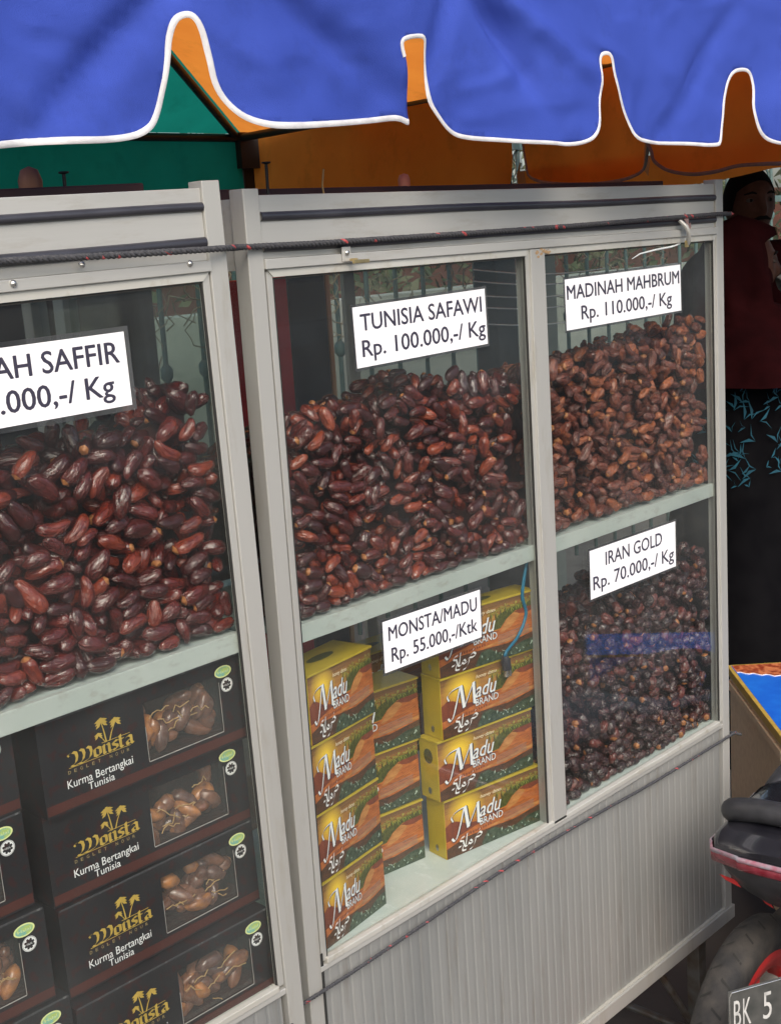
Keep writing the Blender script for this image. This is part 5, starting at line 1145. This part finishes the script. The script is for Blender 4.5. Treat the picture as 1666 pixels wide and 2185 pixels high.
def wheel(x):
    wl = empty('wheel', (x, 0, WRad)); wl.parent = bike
    def ringy(prof, name, mat, n=48):
        rows = [[(r_ * math.cos(2 * math.pi * j / n), y_, r_ * math.sin(2 * math.pi * j / n)) for j in range(n)] for r_, y_ in prof]
        return MB().grid(rows + [rows[0]], 0, True, True).build(name, mat, wl)
    R0 = WRad
    t = ringy([(R0 - 0.062, -0.028), (R0 - 0.038, -0.035), (R0 - 0.016, -0.032), (R0 - 0.004, -0.020), (R0, 0), (R0 - 0.004, 0.020), (R0 - 0.016, 0.032), (R0 - 0.038, 0.035), (R0 - 0.062, 0.028)], 'tyre', M['tyre'])
    g = MB()
    for k in range(28):
        a = 2 * math.pi * k / 28
        for sg in (1, -1):
            P = []
            for (da, y) in ((0, 0.005), (0.05, 0.024), (0.07, 0.024), (0.02, 0.005)):
                rr = R0 + 0.0012 - (0.007 if y > 0.02 else 0); P.append((rr * math.cos(a + da + (0.11 if sg < 0 else 0)), sg * y, rr * math.sin(a + da + (0.11 if sg < 0 else 0))))
            g.face(P if sg > 0 else P[::-1])
    g.build('tread_grooves', M['groove'], wl)
    ringy([(R0 - 0.056, -0.027), (R0 - 0.066, -0.032), (R0 - 0.092, -0.024), (R0 - 0.092, 0.024), (R0 - 0.066, 0.032), (R0 - 0.056, 0.027)], 'rim', M['redrim'])
    s = MB()
    for k in range(6):
        a = 2 * math.pi * k / 6 + 0.3; s.tube([(0.03 * math.cos(a), 0, 0.03 * math.sin(a)), ((R0 - 0.09) * math.cos(a + 0.12), 0, (R0 - 0.09) * math.sin(a + 0.12))], [0.016, 0.011], 8)
        s.build('spoke', M['redrim'], wl) if False else None
    s.build('spokes', M['redrim'], wl)
    MB().tube([(0, -0.055, 0), (0, 0.055, 0)], 0.035, 16).build('hub', M['engine'], wl)
wheel(0); wheel(1.22)
# local frame conversion for traced points
Bm = Matrix.Translation((wc[0], wc[1], GZ + 0.001)) @ Matrix.Rotation(HD_, 4, 'Z'); Bi = np.array(Bm.inverted())
def loc(px, py, D): q = PD(px, py, D); return (Bi @ np.array([*q, 1]))[:3]
tipL = loc(1512, 1800, 2.32); YC = tipL[1] - 0.165; XT = tipL[0]; ZT = tipL[2]
# tail body: rings along X (rear tip at XT), centred at YC
def tailring(x, hw, zt, zb, zmid, n=24):
    out = []
    for j in range(n):
        a = 2 * math.pi * j / n; c, s_ = math.cos(a), math.sin(a)
        z = zmid + (zt - zmid) * (abs(s_) ** 0.8) if s_ > 0 else zmid - (zmid - zb) * (abs(s_) ** 1.2); y = YC + hw * math.copysign(abs(c) ** 0.7, c); out.append((x, y, z))
    return out
TR = [(XT - 0.02, 0.10, ZT + 0.015, ZT - 0.03, ZT), (XT - 0.01, 0.15, ZT + 0.02, ZT - 0.06, ZT), (XT + 0.02, 0.166, ZT + 0.035, ZT - 0.10, ZT), (XT + 0.08, 0.165, ZT + 0.045, ZT - 0.14, ZT + 0.005), (XT + 0.20, 0.16, ZT + 0.052, ZT - 0.16, ZT + 0.02), (XT + 0.36, 0.15, ZT + 0.045, ZT - 0.18, ZT + 0.01), (XT + 0.6, 0.13, ZT + 0.02, ZT - 0.24, ZT), (XT + 0.8, 0.10, ZT - 0.02, ZT - 0.3, ZT - 0.08)]
up_ = MB(); lo_ = MB(); n = 24
rr = [tailring(*t) for t in TR]
up_.grid([[r_[j] for j in range(0, 13)] for r_ in rr]); lo_.grid([[r_[j % 24] for j in range(12, 25)] for r_ in rr])
up_.face([rr[0][j] for j in range(0, 13)][::-1]); lo_.face([rr[0][j % 24] for j in range(12, 25)][::-1])
up_.build('tail_cover', M['gloss'], bike); lo_.build('tail_lower_cover', M['matt'], bike)
# light strip wrapping the tail edge
def edge_pts(dz, grow):
    P = []
    for t in TR[:5][::-1]: P.append((t[0], YC + t[1] + grow, t[4] + dz))
    for y in np.linspace(TR[0][1], -TR[0][1], 7): P.append((TR[0][0] - grow, YC + y, TR[0][4] + dz))
    for t in TR[:5]: P.append((t[0], YC - t[1] - grow, t[4] + dz))
    return P
MB().grid([edge_pts(-0.025, 0.003), edge_pts(-0.022, 0.006), edge_pts(-0.011, 0.007), edge_pts(-0.008, 0.004)]).build('tail_light', M['redlens'], bike)
MB().grid([edge_pts(-0.009, 0.005), edge_pts(-0.007, 0.008), edge_pts(-0.002, 0.008), edge_pts(0.000, 0.003)]).build('tail_light_strip', M['whitelens'], bike)
def lens(px, py, D, rx, rz, name, mat):
    c = loc(px, py, D); mb = MB(); ellips(mb, c, 0.02, rx, rz); mb.build(name, mat, bike)
lens(1668, 1890, 2.28, 0.045, 0.020, 'indicator', M['amberlens'])
# red graphic flashes on the lower cover
mb = MB()
for (px, py, l, h_) in ((1560, 1875, 26, 12), (1640, 1925, 14, 9), (1590, 1862, 14, 6)):
    c = loc(px, py, 2.335); s_ = 2.3 / FPX
    mb = MB(); mb.face([(c[0] - 0.004, c[1] + l * s_, c[2] + h_ * s_ * 0.5), (c[0] - 0.006, c[1] - l * s_ * 0.5, c[2] + h_ * s_ * 0.3), (c[0] - 0.006, c[1] - l * s_, c[2] - h_ * s_), (c[0] - 0.004, c[1] + l * s_ * 0.4, c[2] - h_ * s_ * 0.4)]); mb.build('red_graphic', M['redrim'], bike)
# grab rail: thick loop round the seat tail
gL = loc(1534, 1724, 2.36); gz = gL[2]; gx = gL[0]
loop = [(gx + 0.34, YC + 0.10, ZT + 0.02), (gx + 0.22, YC + 0.125, ZT + 0.045), (gx + 0.10, YC + 0.150, gz - 0.055), (gx + 0.03, YC + 0.155, gz - 0.015), (gx, YC + 0.140, gz + 0.004), (gx - 0.01, YC + 0.09, gz + 0.016), (gx - 0.012, YC, gz + 0.020)]
loop = loop + [(p[0], 2 * YC - p[1], p[2]) for p in loop[:-1][::-1]]
MB().tube(curve(loop, 6), 0.021, 14).build('grab_rail', M['matt'], bike)
c = loc(1640, 1758, 2.42); mb = MB(); mb.tube([(c[0], c[1], c[2] - 0.02), (c[0], c[1], c[2] + 0.018)], [0.028, 0.022], 16); mb.build('seat_lock', M['matt'], bike)
mb = MB(); garment(mb, [(XT + 0.66, YC - 0.02, 0.22, 0.11, ZT - 0.01), (XT + 0.66, YC - 0.02, 0.21, 0.11, ZT + 0.02), (XT + 0.66, YC - 0.02, 0.19, 0.10, ZT + 0.035), (XT + 0.66, YC - 0.02, 0.02, 0.01, ZT + 0.04)]); mb.build('seat', M['matt'], bike)
# fender and plate
pl = loc(1553, 2118, 2.14); pr = loc(1668, 2124, 2.18)
nx = np.array([pr[0] - pl[0], pr[1] - pl[1]]); nx /= np.linalg.norm(nx)
PMx = Bm @ Matrix(((nx[0], -nx[1], 0, pl[0]), (nx[1], nx[0], 0, pl[1]), (0, 0, 1, pl[2]), (0, 0, 0, 1)))
plate = empty('number_plate'); plate.parent = bike; plate.matrix_local = Bm.inverted() @ PMx
PW_, PH_ = 0.235, 0.105
MB().box(0, PW_, 0, 0.0015, -PH_, 0).build('plate_sheet', M['plate'], plate, bevel=0.0006)
mb = MB(); mb.tube([(0.006, -0.001, -0.003), (PW_ - 0.006, -0.001, -0.003), (PW_ - 0.002, -0.001, -0.010), (PW_ - 0.002, -0.001, -PH_ + 0.01), (PW_ - 0.006, -0.001, -PH_ + 0.003), (0.006, -0.001, -PH_ + 0.003), (0.002, -0.001, -PH_ + 0.01), (0.002, -0.001, -0.010), (0.006, -0.001, -0.003)], 0.0014, 5); mb.build('plate_rim', M['chrome'], plate)
mb = MB(); add_text(mb, 'B', 0.010, 0.0235, -0.067, 0.048, -0.0008); add_text(mb, 'K', 0.0275, 0.043, -0.067, 0.048, -0.0008); add_text(mb, '5', 0.066, 0.083, -0.067, 0.048, -0.0008); mb.build('plate_lettering', pbr('worn_white_paint', (0.55, 0.55, 0.53), 0.5, 0, (0.35, 0.35, 0.34), (60, 60, 60)), plate)
# engine, fork, front body and handlebar
mb = MB(); garment(mb, [(0.32, 0.02, 0.16, 0.07, 0.12), (0.30, 0.03, 0.20, 0.09, 0.18), (0.28, 0.03, 0.20, 0.09, 0.28), (0.30, 0.02, 0.12, 0.06, 0.36)]); mb.build('engine', M['engine'], bike)
MB().tube([(0, -0.10, WRad), (0.02, -0.10, WRad + 0.30)], 0.022, 12).build('shock_absorber', M['engine'], bike)
MB().tube([(0.0, -0.13, WRad - 0.02), (0.35, -0.12, WRad - 0.06)], [0.045, 0.025], 14).build('exhaust', M['matt'], bike)
mb = MB(); garment(mb, [(0.80, -0.02, 0.10, 0.14, 0.16), (0.92, -0.02, 0.06, 0.17, 0.40), (1.02, -0.02, 0.08, 0.15, 0.62), (1.04, -0.02, 0.07, 0.09, 0.72)]); mb.build('front_shield', M['gloss'], bike)
MB().box(0.45, 0.86, -0.14, 0.10, 0.14, 0.20).build('footboard', M['matt'], bike, bevel=0.02)
for y in (-0.06, 0.06): MB().tube([(1.22, y, WRad), (1.05, y * 0.8, 0.70)], 0.014, 10).build('fork_leg', M['engine'], bike)
MB().tube(curve([(0.90, -0.33, 0.74), (0.99, -0.2, 0.76), (1.02, -0.05, 0.72), (0.99, 0.10, 0.76), (0.90, 0.2, 0.74)], 5), 0.012, 10).build('handlebar', M['matt'], bike)
tag(bike, 'black scooter with red rims, number plate BK 5 and wraparound tail light', 'motorcycle')

# things behind the lower cabinet glass
M['kraft'] = pbr('brown_cardboard', (0.22, 0.15, 0.10), 0.85, 0, (0.17, 0.11, 0.07), (10, 10, 10))
for i, (x, y, w_, d_, h_, z) in enumerate(((0.55, 0.66, 0.45, 0.35, 0.42, PZ), (1.02, 0.70, 0.40, 0.35, 0.50, PZ), (1.46, 0.95, 0.35, 0.4, 0.38, PZ))):
    o = MB().box(0, w_, 0, d_, 0, h_).build('cardboard_box', M['kraft'], bevel=0.004); o.location = (x, y, z + 0.0005)
    tag(o, ('brown cardboard box behind the yellow cartons', 'taller brown cardboard box behind the IRAN GOLD dates', 'brown cardboard box farther right behind the cabinet')[i], 'box')
# blue carton across the way that shows only as a mirror image in the lower right pane
v0 = PD(1262, 1401, 3.7); v1 = PD(1560, 1401, 3.7 * 0.985)
a = np.array([v0[0], -v0[1], v0[2]]); b = np.array([v1[0], -v1[1], v0[2]]); Lb = np.linalg.norm((b - a)[:2]); u = (b - a) / np.linalg.norm(b - a); uu = np.array([u[0], u[1], 0]) / np.linalg.norm(u[:2]); nrm = np.array([-uu[1], uu[0], 0])
print('mirror box at', a, b, nrm)
if nrm[1] < 0: nrm = -nrm
hb_ = 0.083; Mm = Matrix(((uu[0], -nrm[0], 0, a[0]), (uu[1], -nrm[1], 0, a[1]), (0, 0, 1, a[2] - hb_), (0, 0, 0, 1)))
mbx = empty('blue_box', mat=Mm)
MB().box(0, Lb + 0.25, 0, 0.2, 0, hb_).build('box_body', M['bluecard'], mbx)
MB().box(-0.001, Lb + 0.25, -0.0015, -0.0002, hb_ - 0.006, hb_ + 0.001).box(-0.001, 0.005, -0.0015, -0.0002, 0, hb_ - 0.0062).build('gold_edge', M['gold'], mbx)
mb = MB(); 
p = Pen(mb, 0.07, 0.026, 0.05, 0.022, (0.05, 0.12), -0.002, 0)
for k in range(5): p.st(curve([(k * 0.8, 0.5), (k * 0.8 + 0.2, 0.9), (k * 0.8 + 0.35, 0.1), (k * 0.8 + 0.6, 0.6)], 4))
mb.build('gold_script', M['gold'], mbx)
MB().box(0.05, Lb + 0.2, 0.03, 0.17, GZ - (a[2] - hb_) + 0.001, -0.001).build('box_stand', M['kraft'], mbx)
tag(mbx, 'blue box with gold edging seen mirrored in the IRAN GOLD pane', 'box')
